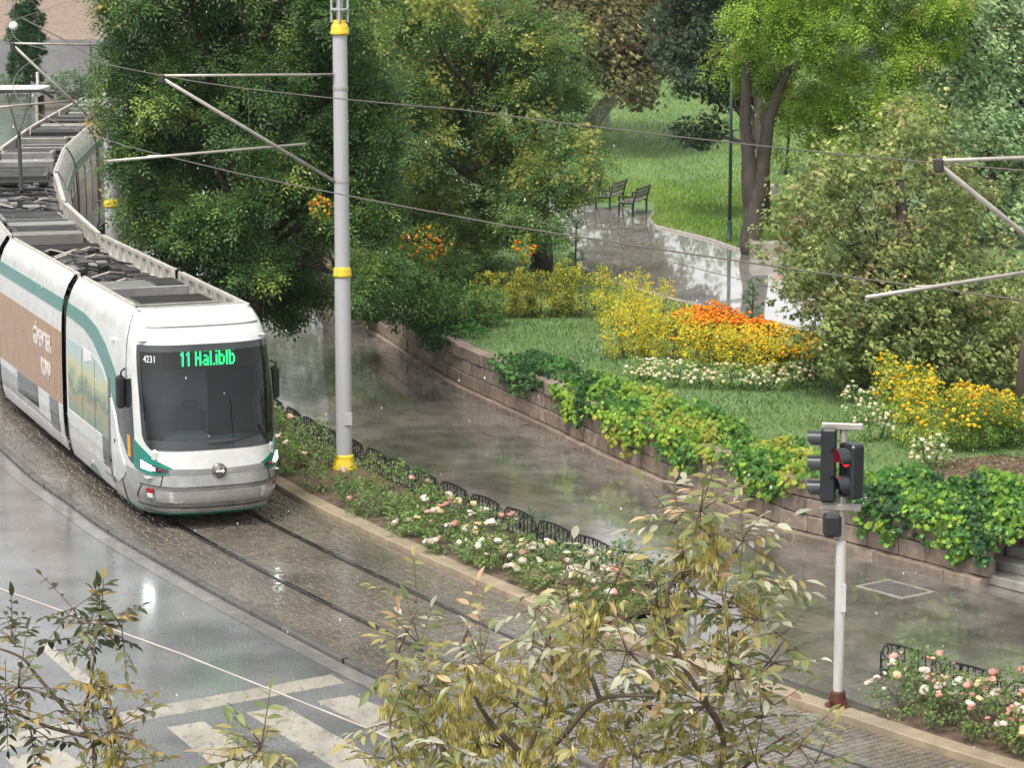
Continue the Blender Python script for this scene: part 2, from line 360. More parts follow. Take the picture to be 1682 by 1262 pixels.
def T_flower(n=6):
    V = [(0, 0, .16)] ; F = []
    for ring, (r, z) in enumerate(((.28, .22), (.5, .10), (.42, -.18))):
        for k in range(n):
            t = 2 * math.pi * (k + .5 * (ring % 2)) / n; V.append((r * math.cos(t), r * math.sin(t), z + (.05 if k % 2 else 0)))
    for k in range(n): F.append((0, 1 + k, 1 + (k + 1) % n))
    for ring in range(2):
        a, b = 1 + ring * n, 1 + (ring + 1) * n
        for k in range(n): F.append((a + k, b + k, b + (k + 1) % n, a + (k + 1) % n))
    return np.array(V), F
PIN3, SPR4 = T_pinnate(2, .52, .22, .3), T_spray(4, 9)
PIN, PIN2, KITE, KITEW, OV, SPR, VINE, SAM, FLW = T_pinnate(), T_pinnate(4, .40, .17, .35), T_kite(.42), T_kite(.62), T_ovate(), T_spray(), T_vine(), T_samara(), T_flower()

def np_mesh(name, groups, mat, smooth=False):
    """groups: (template, pos, dir, normal, scale, colour) -> one mesh of many small faces"""
    Vs, Ls, St, Cs = [], [], [], []; vo = lo = 0
    for (tv, tf), pos, d, nrm, sc, colr in groups:
        N, k = len(pos), len(tv)
        if N == 0: continue
        R = frames(d, nrm); sc = np.broadcast_to(np.asarray(sc, float), (N,))
        V = np.einsum('nij,kj->nki', R, tv) * sc[:, None, None] + pos[:, None, :]
        fl = np.concatenate([np.array(q) for q in tf]); ln = np.array([len(q) for q in tf]); nl = len(fl)
        st = np.concatenate([[0], np.cumsum(ln)[:-1]])
        Vs.append(V.reshape(-1, 3)); Ls.append((fl[None, :] + vo + (np.arange(N) * k)[:, None]).ravel())
        St.append((st[None, :] + lo + (np.arange(N) * nl)[:, None]).ravel())
        Cs.append(np.repeat(np.concatenate([colr, np.ones((N, 1))], 1), len(tf), axis=0))
        vo += N * k; lo += N * nl
    V = np.concatenate(Vs); L = np.concatenate(Ls); S = np.concatenate(St); C = np.concatenate(Cs)
    me = bpy.data.meshes.new(name); me.vertices.add(len(V)); me.vertices.foreach_set('co', V.astype(np.float32).ravel())
    me.loops.add(len(L)); me.loops.foreach_set('vertex_index', L.astype(np.int32)); me.polygons.add(len(S)); me.polygons.foreach_set('loop_start', S.astype(np.int32))
    a = me.attributes.new('Col', 'FLOAT_COLOR', 'FACE'); a.data.foreach_set('color', C.astype(np.float32).ravel())
    me.materials.append(mat)
    if smooth: me.polygons.foreach_set('use_smooth', np.ones(len(S), dtype=bool))
    me.update(calc_edges=True); me.validate(); return me
def rdir(n): return nz(RNG.normal(size=(n, 3)))
def lerp_col(u, stops):
    u = np.clip(u, 0, 1); xs = np.linspace(0, 1, len(stops)); s_ = np.array(stops)
    return np.stack([np.interp(u, xs, s_[:, k]) for k in range(3)], 1)
def clumps(lobes, per_m2, rc, per, stops, tmpl, size, droop=.35, shell=.62, accents=None, lift=2.5, jit=.25, cut=None, cull=.72):
    """leaf groups on clumps spread through ellipsoid lobes (cx,cy,cz,rx,ry,rz)"""
    P, D, N_, S_, C_ = [], [], [], [], []
    for lb in lobes:
        c = np.array(lb[:3]); r = np.array(lb[3:6]); area = 4 * math.pi * ((r[0] * r[1]) ** 1.6 / 3 + (r[0] * r[2]) ** 1.6 / 3 + (r[1] * r[2]) ** 1.6 / 3) ** (1 / 1.6)
        nc = max(3, int(area * per_m2)); q = rdir(nc); q = q[~((q[:, 1] > .30) & (RNG.random(nc) < cull))]; nc = len(q); rad = shell + (1 - shell) * RNG.random(nc) ** .55
        cc = c + q * r * rad[:, None]
        K = np.repeat(np.arange(nc), per); n = len(K); tint = RNG.random(nc); acc = RNG.random(nc)
        off = rdir(n) * (RNG.random((n, 1)) ** .45) * rc * RNG.uniform(.65, 1.25, nc)[K][:, None]
        off[:, 2] *= .8; pos = cc[K] + off
        d = nz(off) * .8 + nz((pos - c) / r) * .7 + RNG.normal(size=(n, 3)) * .35; d[:, 2] -= droop
        nn = np.array([0, 0, 1.0]) + nz(pos - c) * .5 + RNG.normal(size=(n, 3)) * .3
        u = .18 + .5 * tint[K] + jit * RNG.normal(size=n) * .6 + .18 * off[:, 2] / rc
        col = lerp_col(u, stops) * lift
        if accents:
            for prob, ac in accents:
                sel = (acc < prob)[K]; acc = np.where(acc < prob, 9, acc)
                a = np.array(ac); col[sel] = a * RNG.uniform(.8, 1.2, (int(sel.sum()), 1))
        P.append(pos); D.append(d); N_.append(nn); S_.append(size * RNG.uniform(.7, 1.25, n)); C_.append(col)
    P, D, N_, S_, C_ = map(np.concatenate, (P, D, N_, S_, C_))
    if cut is not None:
        k = cut(P); P, D, N_, S_, C_ = P[k], D[k], N_[k], S_[k], C_[k]
    return (tmpl, P, D, N_, S_, C_)
def shift(g, o): return (g[0], g[1] - np.array(o), *g[2:])
def plobe(px, py, D, rx, ry, rd=None):
    """lobe given where it is seen: centre, distance, half-sizes in pixels"""
    c = far(px, py, D); k = ppm(D, c[2]); return (*c, rx / k, (rd or rx / k), ry / k)
def fill(poly, D, n, r0, r1, dsp=1.2, seed=0, flat=.85, pack=.50):
    """small lobes packed inside an outline seen at distance D"""
    r = random.Random(seed); out = []; xs = [p[0] for p in poly]; ys = [p[1] for p in poly]; pts = []
    def inside(x, y):
        c = False; j = len(poly) - 1
        for i in range(len(poly)):
            if (poly[i][1] > y) != (poly[j][1] > y) and x < (poly[j][0] - poly[i][0]) * (y - poly[i][1]) / (poly[j][1] - poly[i][1]) + poly[i][0]: c = not c
            j = i
        return c
    tries = 0
    while len(out) < n and tries < 9000:
        tries += 1; x, y = r.uniform(min(xs), max(xs)), r.uniform(min(ys), max(ys)); R_ = r.uniform(r0, r1)
        if not inside(x, y) or any(math.hypot(x - a, y - b) < (R_ + c) * pack for a, b, c in pts): continue
        pts.append((x, y, R_)); out.append(plobe(x, y, D + r.uniform(-dsp, dsp), R_, R_ * flat, R_ / ppm(D, 4)))
    return out
def limb_tubes(mb, base, tips, r0, seed, n=7):
    r = random.Random(seed)
    for t in tips:
        a, b = Vector(base), Vector(t); L = (b - a).length; pts = []; rr = []
        for i in range(6):
            k = i / 5; p = a.lerp(b, k) + Vector((r.uniform(-1, 1), r.uniform(-1, 1), r.uniform(-.5, .9))) * L * .05 * math.sin(k * math.pi)
            pts.append(p); rr.append(r0 * (1 - .82 * k))
        mb.tube(pts, rr, n)
        for j in range(3):
            k = r.uniform(.4, .85); p = a.lerp(b, k); q = p + Vector((r.uniform(-1, 1), r.uniform(-1, 1), r.uniform(-.2, .8))).normalized() * L * .35
            mb.tube([p, p.lerp(q, .5) + Vector((0, 0, .05 * L)), q], [r0 * (1 - .8 * k), r0 * .18, r0 * .06], 5)
def tree(name, label, base, trunk, tr, limbs, groups, bark='bark', leafmat='leaf', group=None, extra=None):
    t = thing(name, label, 'tree', base, 0, group)
    mb = MB(); mb.tube(trunk, tr, 12); tk = build(mb, 'trunk', M[bark], t, True, base)
    if limbs:
        mb = MB(); limb_tubes(mb, limbs[0], limbs[1], limbs[2], hash(name) % 97 if False else len(label)); build(mb, 'limbs', M[bark], tk, True, base)
    o = obj('crown', np_mesh('crown', [shift(g, base) for g in groups], M[leafmat]), t, kind='stuff')
    if extra: extra(t, base)
    return t

# ------------------------------------------------------------------ the setting
def interp(poly, y):
    """x on a polyline at depth y"""
    ys = [p[1] for p in poly]; xs = [p[0] for p in poly]; o = np.argsort(ys)
    return float(np.interp(y, np.array(ys)[o], np.array(xs)[o]))
def catmull(P, step=.25):
    P = [np.array(p, float) for p in P]; P = [2 * P[0] - P[1]] + P + [2 * P[-1] - P[-2]]; out = []
    for i in range(1, len(P) - 2):
        a, b, c, d = P[i - 1:i + 3]; n = max(2, int(np.linalg.norm(c - b) / step))
        for k in range(n):
            t = k / n; out.append(.5 * ((2 * b) + (-a + c) * t + (2 * a - 5 * b + 4 * c - d) * t * t + (-a + 3 * b - 3 * c + d) * t ** 3))
    out.append(P[-2]); return np.array(out)
TRAM_P = [(-5.1, 43.95), (-7.37, 49.83), (-9.70, 55.90), (-11.57, 62.65), (-13.1, 70.5), (-14.15, 78.4), (-14.75, 86.4), (-15.15, 94.4), (-15.45, 102.4)]
CENTRE = catmull([(11.5, 22.0), (7.5, 26.3), (4.6, 29.5), (2.2, 32.6), (-.05, 35.75), (-1.36, 37.95), (-2.87, 40.6), (-4.85, 44.3), (-6.1, 47.0), (-7.37, 49.83), (-9.62, 55.9), (-11.5, 62.65), (-13.05, 70.5), (-14.15, 78.4), (-14.75, 86.4), (-15.2, 96), (-15.6, 115), (-15.8, 150)])
_tan = nz(np.gradient(CENTRE, axis=0)); _nor = np.stack([-_tan[:, 1], _tan[:, 0]], 1) * -1   # points to the park side (+x)
_nor = np.where((_nor[:, :1] < 0), -_nor, _nor)
_arc = np.concatenate([[0], np.cumsum(np.linalg.norm(np.diff(CENTRE, axis=0), axis=1))])
def track(s_, off):
    x = np.interp(s_, _arc, CENTRE[:, 0]); y = np.interp(s_, _arc, CENTRE[:, 1]); a = np.interp(s_, _arc, _nor[:, 0]); b = np.interp(s_, _arc, _nor[:, 1])
    return (x + a * off, y + b * off)
def arc_at_y(y): return float(np.interp(y, CENTRE[:, 1], _arc))
WALL = [(-8.5, 92), (-6.5, 79), (-4.9, 71.5), (-3.68, 66.39), (-2.27, 61.18), (-1.07, 57.1), (.72, 52.52), (1.82, 49.46), (2.83, 46.98), (3.75, 44.98), (4.61, 43.13), (5.81, 41.63), (7.0, 40.03)]
PARK_Z = 1.08
def park_z(x, y): return PARK_Z + max(0.0, y - 93) * .055

def structure(o): o['kind'] = 'structure'; return o
mb = MB(); mb.poly([(-400, -60, -.10), (400, -60, -.10), (400, 700, -.10), (-400, 700, -.10)]); structure(build(mb, 'ground', M['ground']))
SS = np.arange(0, _arc[-1], .8)
# road: everything on the left of the track kerb
mb = MB(); E1 = [track(s_, -2.0) for s_ in SS]
mb.grid([[(x, y, 0.0), (x - 8, y - 3, 0), (x - 22, y - 8, 0), (x - 60, y - 20, 0)] for x, y in E1][::-1]); road = structure(build(mb, 'road', M['asphalt']))
for q in ([(196, 1172), (545, 1109), (566, 1123), (198, 1192)],
          [(274, 1196), (334, 1186), (480, 1285), (400, 1300)], [(404, 1172), (466, 1161), (690, 1288), (610, 1300)], [(521, 1153), (578, 1143), (700, 1192), (650, 1222)],
          [(8, 1246), (98, 1232), (190, 1290), (60, 1300)], [(-60, 1226), (110, 1186), (150, 1200), (-60, 1250)], [(62, 1062), (78, 1056), (190, 1150), (170, 1160)]):  # last quad is a pale reflection on the wet road, painted like a stripe
    mb = MB(); mb.prism([at(*p)[:2] for p in q][::-1], -.02, .004); build(mb, 'stripe_and_reflection', M['paint'], road)
# track bed with rails, setts and kerbs
mb = MB(); mb.grid([[(*track(s_, o), .02) for o in (-1.82, -.6, .6, 1.74)] for s_ in SS]); tb = structure(build(mb, 'tram_track', M['mortar']))
for off in (-.7175, .7175):
    mb = MB()
    for (o, w, z0, z1) in ((-.0, .055, .0, .036),):
        mb.grid([[(*track(s_, off + o - w / 2), z0), (*track(s_, off + o - w / 2), z1), (*track(s_, off + o + w / 2), z1), (*track(s_, off + o + w / 2), z0)] for s_ in np.arange(0, _arc[-1], .4)][::-1])
    build(mb, 'rail', M['steel'], tb)
    mb = MB(); mb.grid([[(*track(s_, off - .066), .030), (*track(s_, off - .033), .030)] for s_ in np.arange(0, _arc[-1], .5)][::-1]); build(mb, 'rail_groove', M['darksteel'], tb)
    mb = MB(); mb.grid([[(*track(s_, off + .033), .030), (*track(s_, off + .048), .030)] for s_ in np.arange(0, _arc[-1], .5)][::-1]); build(mb, 'rail_edge', M['darksteel'], tb)
V = []; F = []; r = random.Random(3)
for i, s_ in enumerate(np.arange(arc_at_y(24), arc_at_y(66), .125)):
    segs = []
    for (oa, ob) in ((-1.82, -.787), (-.667, .648), (.768, 1.76)):
        nn = max(1, round((ob - oa) / .18)); cuts = [oa + (ob - oa) * (q + (r.uniform(-.3, .3) if 0 < q < nn else 0)) / nn for q in range(nn + 1)]; segs += list(zip(cuts[:-1], cuts[1:]))
    for (o, o2) in segs:
        w = o2 - o
        if True:
            z = .030 + r.uniform(-.003, .004); dz = [r.uniform(-.0018, .0018) for _ in range(4)]; b = len(V); e = .012
            for (ss, oo, zz, ins) in ((0, 0, .01, 0), (.117, 0, .01, 0), (.117, w - .012, .01, 0), (0, w - .012, .01, 0)):
                V.append((*track(s_ + ss, o + oo), zz))
            for k, (ss, oo) in enumerate(((e, e), (.117 - e, e), (.117 - e, w - .012 - e), (e, w - .012 - e))):
                V.append((*track(s_ + ss, o + oo), z + dz[k]))
            F += [(b + 4, b + 5, b + 6, b + 7)] + [(b + k, b + (k + 1) % 4, b + 4 + (k + 1) % 4, b + 4 + k) for k in range(4)]
me = bpy.data.meshes.new('setts'); me.from_pydata(V, [], F); me.materials.append(M['sett']); me.update()
obj('setts', me, tb, kind='stuff')
def kerb_run(name, off, w, z0, z1, mat, ya, yb, L, mobj):
    k = structure(obj(name, None)) if False else None
    mb = MB(); rows = [[(*track(s_, off - w / 2 + .02), z1 - .03), (*track(s_, off + w / 2 - .02), z1 - .03)] for s_ in np.arange(0, _arc[-1], .8)]
    mb.grid(rows); root = structure(build(mb, name, M['mortar']))
    s_ = arc_at_y(ya); e = arc_at_y(yb); mb = MB(); mb.cbox((0, 0, 0), (L - .014, w, z1 - z0), .012); me = mb.mesh('kerb_stone', M[mat])
    while s_ < e:
        x, y = track(s_ + L / 2, off); x2, y2 = track(s_ + L, off); x1, y1 = track(s_, off)
        o = obj('kerb_stone', me, root, (x, y, (z0 + z1) / 2 + rnd.uniform(-.004, .004))); o.rotation_euler = (0, 0, math.atan2(y2 - y1, x2 - x1)); s_ += L
    return root
kerb_run('kerb_roadside', -1.90, .13, -.05, .075, 'kerb_dark', 25, 80, 1.0, None)
mb = MB(); mb.grid([[(*track(s_, -2.26), .005), (*track(s_, -1.98), .008)] for s_ in SS]); structure(build(mb, 'gutter_strip', M['gutter']))
kerb_run('kerb_planter', 1.92, .30, -.05, .125, 'kerb_tan', 25, 70, 1.0, None)

# promenade: slabs laid on a joint bed
def inner_edge(s_): return track(s_, 2.04)
SP = [s_ for s_ in SS if 23 < track(s_, 2)[1] < 92]
mb = MB()
for s_ in SP[:1]: pass
rows = []
for s_ in SP:
    x, y = inner_edge(s_); xe = interp(WALL, max(y, 40.1)) + (.15 if y > 40 else .15 + (40.1 - y) * .75)
    rows.append([(x, y, .08), (x * .6 + xe * .4, y, .08), (xe + .3, y, .08)])
mb.grid(rows); prom = structure(build(mb, 'promenade', M['path_joint']))
u = np.array((.60, -.80)); w_ = np.array((.80, .60)); SLW, SLL = .38, .64; slabs = []
for i in range(-70, 90):
    for j in range(-110, 60):
        p = np.array((3.0, 44.0)) + u * (j * SLL + (SLL / 2 if i % 2 else 0)) + w_ * (i * SLW)
        if not (23.5 < p[1] < 88): continue
        sarc = arc_at_y(p[1]);
        # distance from the kerb line
        dmin = np.min(np.hypot(CENTRE[:, 0] - p[0], CENTRE[:, 1] - p[1])); k = np.argmin(np.hypot(CENTRE[:, 0] - p[0], CENTRE[:, 1] - p[1]))
        if np.dot(p - CENTRE[k], _nor[k]) < 2.20: continue
        if p[1] > 40.1:
            if p[0] > interp(WALL, p[1]) - .02: continue
        elif p[0] > 7.0 + (40.1 - p[1]) * .75 + .1: continue
        px = CX + FPX * p[0] / p[1]
        if px < -150 or px > 1900: continue
        slabs.append(p)
slabs.sort(key=lambda p: p[1])
mb = MB(); mb.cbox((0, 0, 0), (SLL - .011, SLW - .011, .05), .0016); slab_me = mb.mesh('paving_slab', M['slab']); rz = math.atan2(u[1], u[0])
inview = [p for p in slabs if 30.8 < p[1] and abs(p[0]) < p[1] * .195]
near = inview[:300]; nearset = set(id(p) for p in near)
for p in near:
    o = obj('paving_slab', slab_me, prom, (p[0], p[1], .075 + rnd.uniform(-.0012, .0012))); o.rotation_euler = (rnd.uniform(-.0019, .0019), rnd.uniform(-.0019, .0019), rz)
mb = MB()
for p in slabs:
    if id(p) not in nearset: mb.box((p[0], p[1], .075 + rnd.uniform(-.0012, .0012)), (SLL - .011, SLW - .011, .05), rz, (rnd.uniform(-.0019, .0019), rnd.uniform(-.0019, .0019)))
build(mb, 'paving_slabs', M['slab'], prom, kind='stuff')
# drain cover in the promenade beside the steps
t = thing('drain_cover', 'dark square drain cover sunk in the pavement beside the steps', 'drain cover', at(1470, 968, .105))
mb = MB(); mb.box((0, 0, -.004), (1.0, .72, .012), rz); build(mb, 'frame', M['kerb'], t)
mb = MB(); mb.box((0, 0, .004), (.84, .56, .010), rz); build(mb, 'plate', M['kerb_dark'], t)

# retaining wall: core, plinth stones and three courses of blocks
WP = [np.array(p, float) for p in WALL if p[1] < 80]
wl_s = np.concatenate([[0], np.cumsum([np.linalg.norm(WP[i + 1] - WP[i]) for i in range(len(WP) - 1)])])
def wall_at(s_, off=0.0):
    x = np.interp(s_, wl_s, [p[0] for p in WP]); y = np.interp(s_, wl_s, [p[1] for p in WP]); k = min(max(np.searchsorted(wl_s, s_) - 1, 0), len(WP) - 2)
    d = WP[k + 1] - WP[k]; d = d / np.linalg.norm(d); n = np.array((-d[1], d[0]));
    if n[0] < 0: n = -n
    return x + n[0] * off, y + n[1] * off, math.atan2(d[1], d[0])
wall = thing('retaining_wall', 'low tan stone retaining wall holding the flower beds above the wet promenade', 'wall', (0, 0, 0))
mb = MB(); mb.grid([[(*wall_at(s_, .07)[:2], .05), (*wall_at(s_, .07)[:2], 1.06), (*wall_at(s_, .40)[:2], 1.06), (*wall_at(s_, .40)[:2], .05)] for s_ in np.arange(0, wl_s[-1] + .3, .5)]); build(mb, 'wall_core', M['wallcore'], wall)
stone_me = []
for k in range(4):
    mb = MB(); mb.cbox((0, 0, 0), (1, 1, 1), .05); r = random.Random(k); mb.v = [(x + r.uniform(-.012, .012), y + r.uniform(-.03, .03), z + r.uniform(-.02, .02)) for x, y, z in mb.v]; stone_me.append(mb.mesh('stone_block', M['stone']))
nst = 0; s0 = float(np.interp(-58.0, [-p[1] for p in WP], wl_s)); s0 = float(np.interp(-66.5, [-p[1] for p in WP], wl_s))
for (z0, z1, off, Ls, dep) in ((.06, .21, -.10, (.75, 1.1), .3), (.215, .50, .02, (.50, .80), .2), (.505, .79, .035, (.46, .78), .2), (.795, 1.08, .01, (.55, .85), .34)):
    s_ = s0
    while s_ < wl_s[-1]:
        L = rnd.uniform(*Ls); x, y, a = wall_at(s_ + L / 2, off + dep / 2 - .03)
        o = obj('stone_block', stone_me[nst % 4], wall, (x + rnd.uniform(-.01, .01), y, (z0 + z1) / 2)); o.rotation_euler = (0, 0, a + rnd.uniform(-.015, .015)); o.scale = (L - .014, dep * rnd.uniform(.95, 1.06), z1 - z0 - .012)
        s_ += L; nst += 1
# steps at the end of the wall
W7 = np.array((7.0, 40.03)); st = thing('stone_steps', 'grey stone steps climbing from the promenade beside the end of the wall', 'steps', (W7[0], W7[1], .10))
for k in range(6):
    L = 7.0; mb = MB(); mb.cbox((0, 0, 0), (L, .62, .15), .014); me = mb.mesh('step_slab', M['step'])
    c = w_ * (.31 + k * .34 + .08) + u * (L / 2 + .02 + k * .02)
    o = obj('step_slab', me, st, (c[0], c[1], .075 + k * .152)); o.rotation_euler = (0, 0, rz)
mb = MB(); q = [W7 + w_ * .02, W7 + w_ * 2.4, W7 + w_ * 2.4 - u * .36, W7 + w_ * .02 - u * .36]
ck = thing('cheek_wall', 'stepped tan stone cheek wall closing the left side of the steps', 'wall', (W7[0], W7[1], 0))
for k, (a, b, z0, z1) in enumerate(((.0, .62, .10, .34), (.63, 1.3, .10, .34), (1.31, 2.1, .10, .34), (.30, 1.0, .35, .60), (1.01, 1.9, .35, .60), (.62, 1.5, .61, .88), (1.51, 2.1, .61, .88), (.85, 1.75, .89, 1.14), (1.76, 2.4, .89, 1.14))):
    c = w_ * ((a + b) / 2) - u * .16; o = obj('stone_block', stone_me[k % 4], ck, (c[0], c[1], (z0 + z1) / 2)); o.rotation_euler = (0, 0, math.atan2(w_[1], w_[0])); o.scale = (b - a - .012, .34, z1 - z0 - .008)

# park ground: one sheet that starts behind the wall and rises gently far back
mb = MB(); rows = []
for y in list(np.arange(41.3, 100, 1.0)) + list(np.arange(100, 300, 6.0)):
    x0 = (interp(WALL, y) if y < 92 else -8.5 - (y - 92) * .05) + .30
    rows.append([(x0 + t_ * t_ * 120, y, park_z(x0, y)) for t_ in np.linspace(0, 1, 22)])
lawn = mb.grid(rows)
mb.add([(x + .0, y, PARK_Z) for x, y in ((5.95, 41.85), (7.15, 40.25), (8.9, 41.5), (8.4, 42.0))], [(0, 1, 2, 3)])
mb.add([(8.75, 41.3, PARK_Z), (30, 25, PARK_Z), (80, 25, PARK_Z), (80, 41.3, PARK_Z)], [(0, 1, 2, 3)])
structure(build(mb, 'lawn', M['lawn']))
def pz(px, py, z=PARK_Z): return at(px, py, z)
mb = MB(); L_ = [(900, 334), (925, 365), (948, 410), (955, 440), (1020, 470), (1100, 492), (1210, 520), (1340, 548), (1450, 580), (1560, 612), (1690, 652), (1800, 690)]
R_ = [(1076, 346), (1066, 362), (1080, 374), (1130, 386), (1170, 396), (1215, 412), (1260, 424), (1330, 440), (1430, 465), (1540, 492), (1690, 528), (1820, 560)]
mb.grid([[(*pz(*a)[:2], PARK_Z + .012), (*pz((a[0] + b[0]) / 2, (a[1] + b[1]) / 2)[:2], PARK_Z + .012), (*pz(*b)[:2], PARK_Z + .012)] for a, b in zip(L_, R_)]); path = structure(build(mb, 'park_path', M['path']))
mb = MB()
for e in (L_, R_):
    pts = [(*pz(*p)[:2], PARK_Z + .02) for p in e]; mb.tube(pts, .06, 4, False)
structure(build(mb, 'path_edging', M['kerb']))
mb = MB(); mb.poly([(*pz(px, py)[:2], PARK_Z + .006) for px, py in ((1500, 788), (1560, 756), (1640, 748), (1760, 760), (1760, 850), (1640, 845), (1570, 812))][::-1]); structure(build(mb, 'bed_soil', M['soil']))
mb = MB(); mb.poly([(*pz(px, py)[:2], PARK_Z + .010) for px, py in ((1600, 822), (1640, 790), (1760, 790), (1760, 862), (1640, 848))][::-1]); structure(build(mb, 'bare_earth', M['tansoil']))
# ------------------------------------------------------------------ the tram
PZ = [.25, .35, .6, 1.0, 2.0, 2.7, 2.95, 3.15, 3.35, 3.5, 3.6]
PW = [1.16, 1.20, 1.25, 1.275, 1.275, 1.26, 1.24, 1.205, 1.14, 1.06, .98]
def halfw(z): return float(np.interp(z, PZ, PW))
XF_Z = [.22, .32, .55, .75, 1.0, 1.37, 2.2, 3.07, 3.25, 3.40, 3.52, 3.6]
XF_X = [-.30, -.14, -.03, 0.0, -.02, -.10, -.33, -.66, -.80, -1.0, -1.22, -1.45]
def xfront(z): return float(np.interp(z, XF_Z, XF_X))
XS, NEXP = -1.75, 3.1
def Sf(t, z, off=0.0):
    def raw(t, z):
        a = max(-1, min(1, t)) * math.pi / 2; w = halfw(z) * (1 - .03 * max(0, (.9 - z)))
        return np.array((XS + (xfront(z) - XS) * max(math.cos(a), 0) ** (2 / NEXP), w * math.copysign(abs(math.sin(a)) ** (2 / NEXP), a), z))
    p = raw(t, z)
    if off:
        e = .012; du = raw(t + e, z) - raw(t - e, z); dv = raw(t, z + e) - raw(t, z - e); n = np.cross(du, dv); n = n / (np.linalg.norm(n) + 1e-9)
        if n[0] < 0 and abs(t) < .95: n = -n
        p = p + n * off
    return tuple(p)
def Ss(side, x, z, off=0.0): return (x, side * (halfw(z) + off), z)
def slab_patch(mb, fn, nu, nv, off, depth=.03):
    """plate lying on a surface: fn(a,b,off) for a,b in 0..1, with a rim going back into the body"""
    P = [[fn(i / nu, j / nv, off) for j in range(nv + 1)] for i in range(nu + 1)]; mb.grid(P)
    ring = [(i, 0) for i in range(nu + 1)] + [(nu, j) for j in range(1, nv + 1)] + [(i, nv) for i in range(nu - 1, -1, -1)] + [(0, j) for j in range(nv - 1, 0, -1)]
    A = [P[i][j] for i, j in ring]; B = [fn(i / nu, j / nv, off - depth) for i, j in ring]; n = len(ring)
    mb.add(A + B, [(k, (k + 1) % n, n + (k + 1) % n, n + k) for k in range(n)]); return mb
def lin(a, b, t): return a + (b - a) * t
def cv(pts, x): return float(np.interp(x, [p[0] for p in pts], [p[1] for p in pts]))
TRAM_P = [(x + .22, y - .15) if k < 2 else (x + .12, y) for k, (x, y) in enumerate(TRAM_P)]
tram = thing('tram', 'white and teal articulated tram curving in from the left with lit headlights', 'tram', (TRAM_P[0][0], TRAM_P[0][1], .03), math.atan2(-.933, .36))
R0 = tram.rotation_euler.z
def to_local(p):
    d = Vector((p[0] - TRAM_P[0][0], p[1] - TRAM_P[0][1])); c, s_ = math.cos(-R0), math.sin(-R0); return Vector((d.x * c - d.y * s_, d.x * s_ + d.y * c, 0))
LENF = 6.1
# front shell (windscreen opening left out)
def ws_half(z): return .655 - .03 * (3.07 - z) / 1.7 - .30 * max(0, (1.62 - z) / .25) ** 2.2 * .35
mb = MB(); NT, NZ = 64, 66; zs = list(np.linspace(.25, 3.6, NZ)); ts = list(np.linspace(-1, 1, NT + 1))
G = [[Sf(t, z) for t in ts] for z in zs]; V = [p for row in G for p in row]; F = []; MI = []
for i in range(NZ - 1):
    for j in range(NT):
        tc, zc = (ts[j] + ts[j + 1]) / 2, (zs[i] + zs[i + 1]) / 2
        if 1.47 < zc < 2.98 and abs(tc) < ws_half(zc) - .055: continue
        F.append((i * (NT + 1) + j, i * (NT + 1) + j + 1, (i + 1) * (NT + 1) + j + 1, (i + 1) * (NT + 1) + j)); MI.append(1 if zc < .98 else 0)
mb.v = V; mb.f = F; mb.m = MI
# straight sides and roof lip of the first car
for sd_ in (-1, 1):
    for (za, zb, mi) in ((.25, .98, 1), (.98, 3.6, 0)):
        zz = [z for z in np.linspace(za, zb, 18)]; mb.mi = mi
        mb.grid([[Ss(sd_, x, z) for z in zz] for x in (XS, -3.2, -LENF)])
mb.mi = 0
mb.grid([[(x, sd_ * .98, 3.6), (x, sd_ * .93, 3.58), (x, sd_ * .92, 3.22)] for x in (-1.45, -LENF) for sd_ in (1,)]); mb.grid([[(x, -.98, 3.6), (x, -.93, 3.58), (x, -.92, 3.22)] for x in (-1.45, -LENF)])
mb.grid([[Sf(t, 3.6) for t in np.linspace(-.75, .75, 12)], [(-1.75, .93 * t, 3.60) for t in np.linspace(-1, 1, 12)], [(-2.0, .92 * t, 3.56) for t in np.linspace(-1, 1, 12)], [(-2.05, .92 * t, 3.2) for t in np.linspace(-1, 1, 12)]])
body = build(mb, 'front_car_body', [M['white'], M['silver']], tram); smooth_by_angle(body, 32)
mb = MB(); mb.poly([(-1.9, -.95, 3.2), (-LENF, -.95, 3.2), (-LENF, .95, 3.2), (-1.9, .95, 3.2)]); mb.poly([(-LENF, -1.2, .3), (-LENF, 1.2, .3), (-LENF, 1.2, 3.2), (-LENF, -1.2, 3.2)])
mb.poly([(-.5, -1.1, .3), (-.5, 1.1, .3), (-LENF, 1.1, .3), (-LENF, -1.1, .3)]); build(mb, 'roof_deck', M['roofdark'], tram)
# windscreen, its black border, wipers
mb = MB(); slab_patch(mb, lambda a, b, o: Sf(lin(-1, 1, b) * (ws_half(lin(1.43, 3.02, a)) - .035), lin(1.43, 3.02, a), o), 24, 28, .008, .02); w = build(mb, 'windscreen', M['windscreen'], tram, True)
mb = MB()
for (f1, f2) in ((lambda a: (-ws_half(lin(1.37, 3.07, a)), -ws_half(lin(1.37, 3.07, a)) + .055), 0), (lambda a: (ws_half(lin(1.37, 3.07, a)) - .055, ws_half(lin(1.37, 3.07, a))), 0)):
    slab_patch(mb, lambda a, b, o: Sf(lin(*f1(a), b), lin(1.37, 3.07, a), o), 24, 2, .014, .03)
for (za, zb) in ((1.37, 1.53), (2.96, 3.07)):
    slab_patch(mb, lambda a, b, o: Sf(lin(-1, 1, b) * (ws_half(lin(za, zb, a)) - .02), lin(za, zb, a), o), 4, 30, .015, .03)
build(mb, 'windscreen_border', M['darkglass'], w, True)
for (t0, t1, z1) in ((.38, .30, 1.72), (-.02, .36, 1.60)):
    mb = MB(); mb.tube([Sf(lin(t0, t1, k / 6), lin(1.46, z1, k / 6), .035) for k in range(7)], .014, 6); build(mb, 'wiper', M['black'], tram)
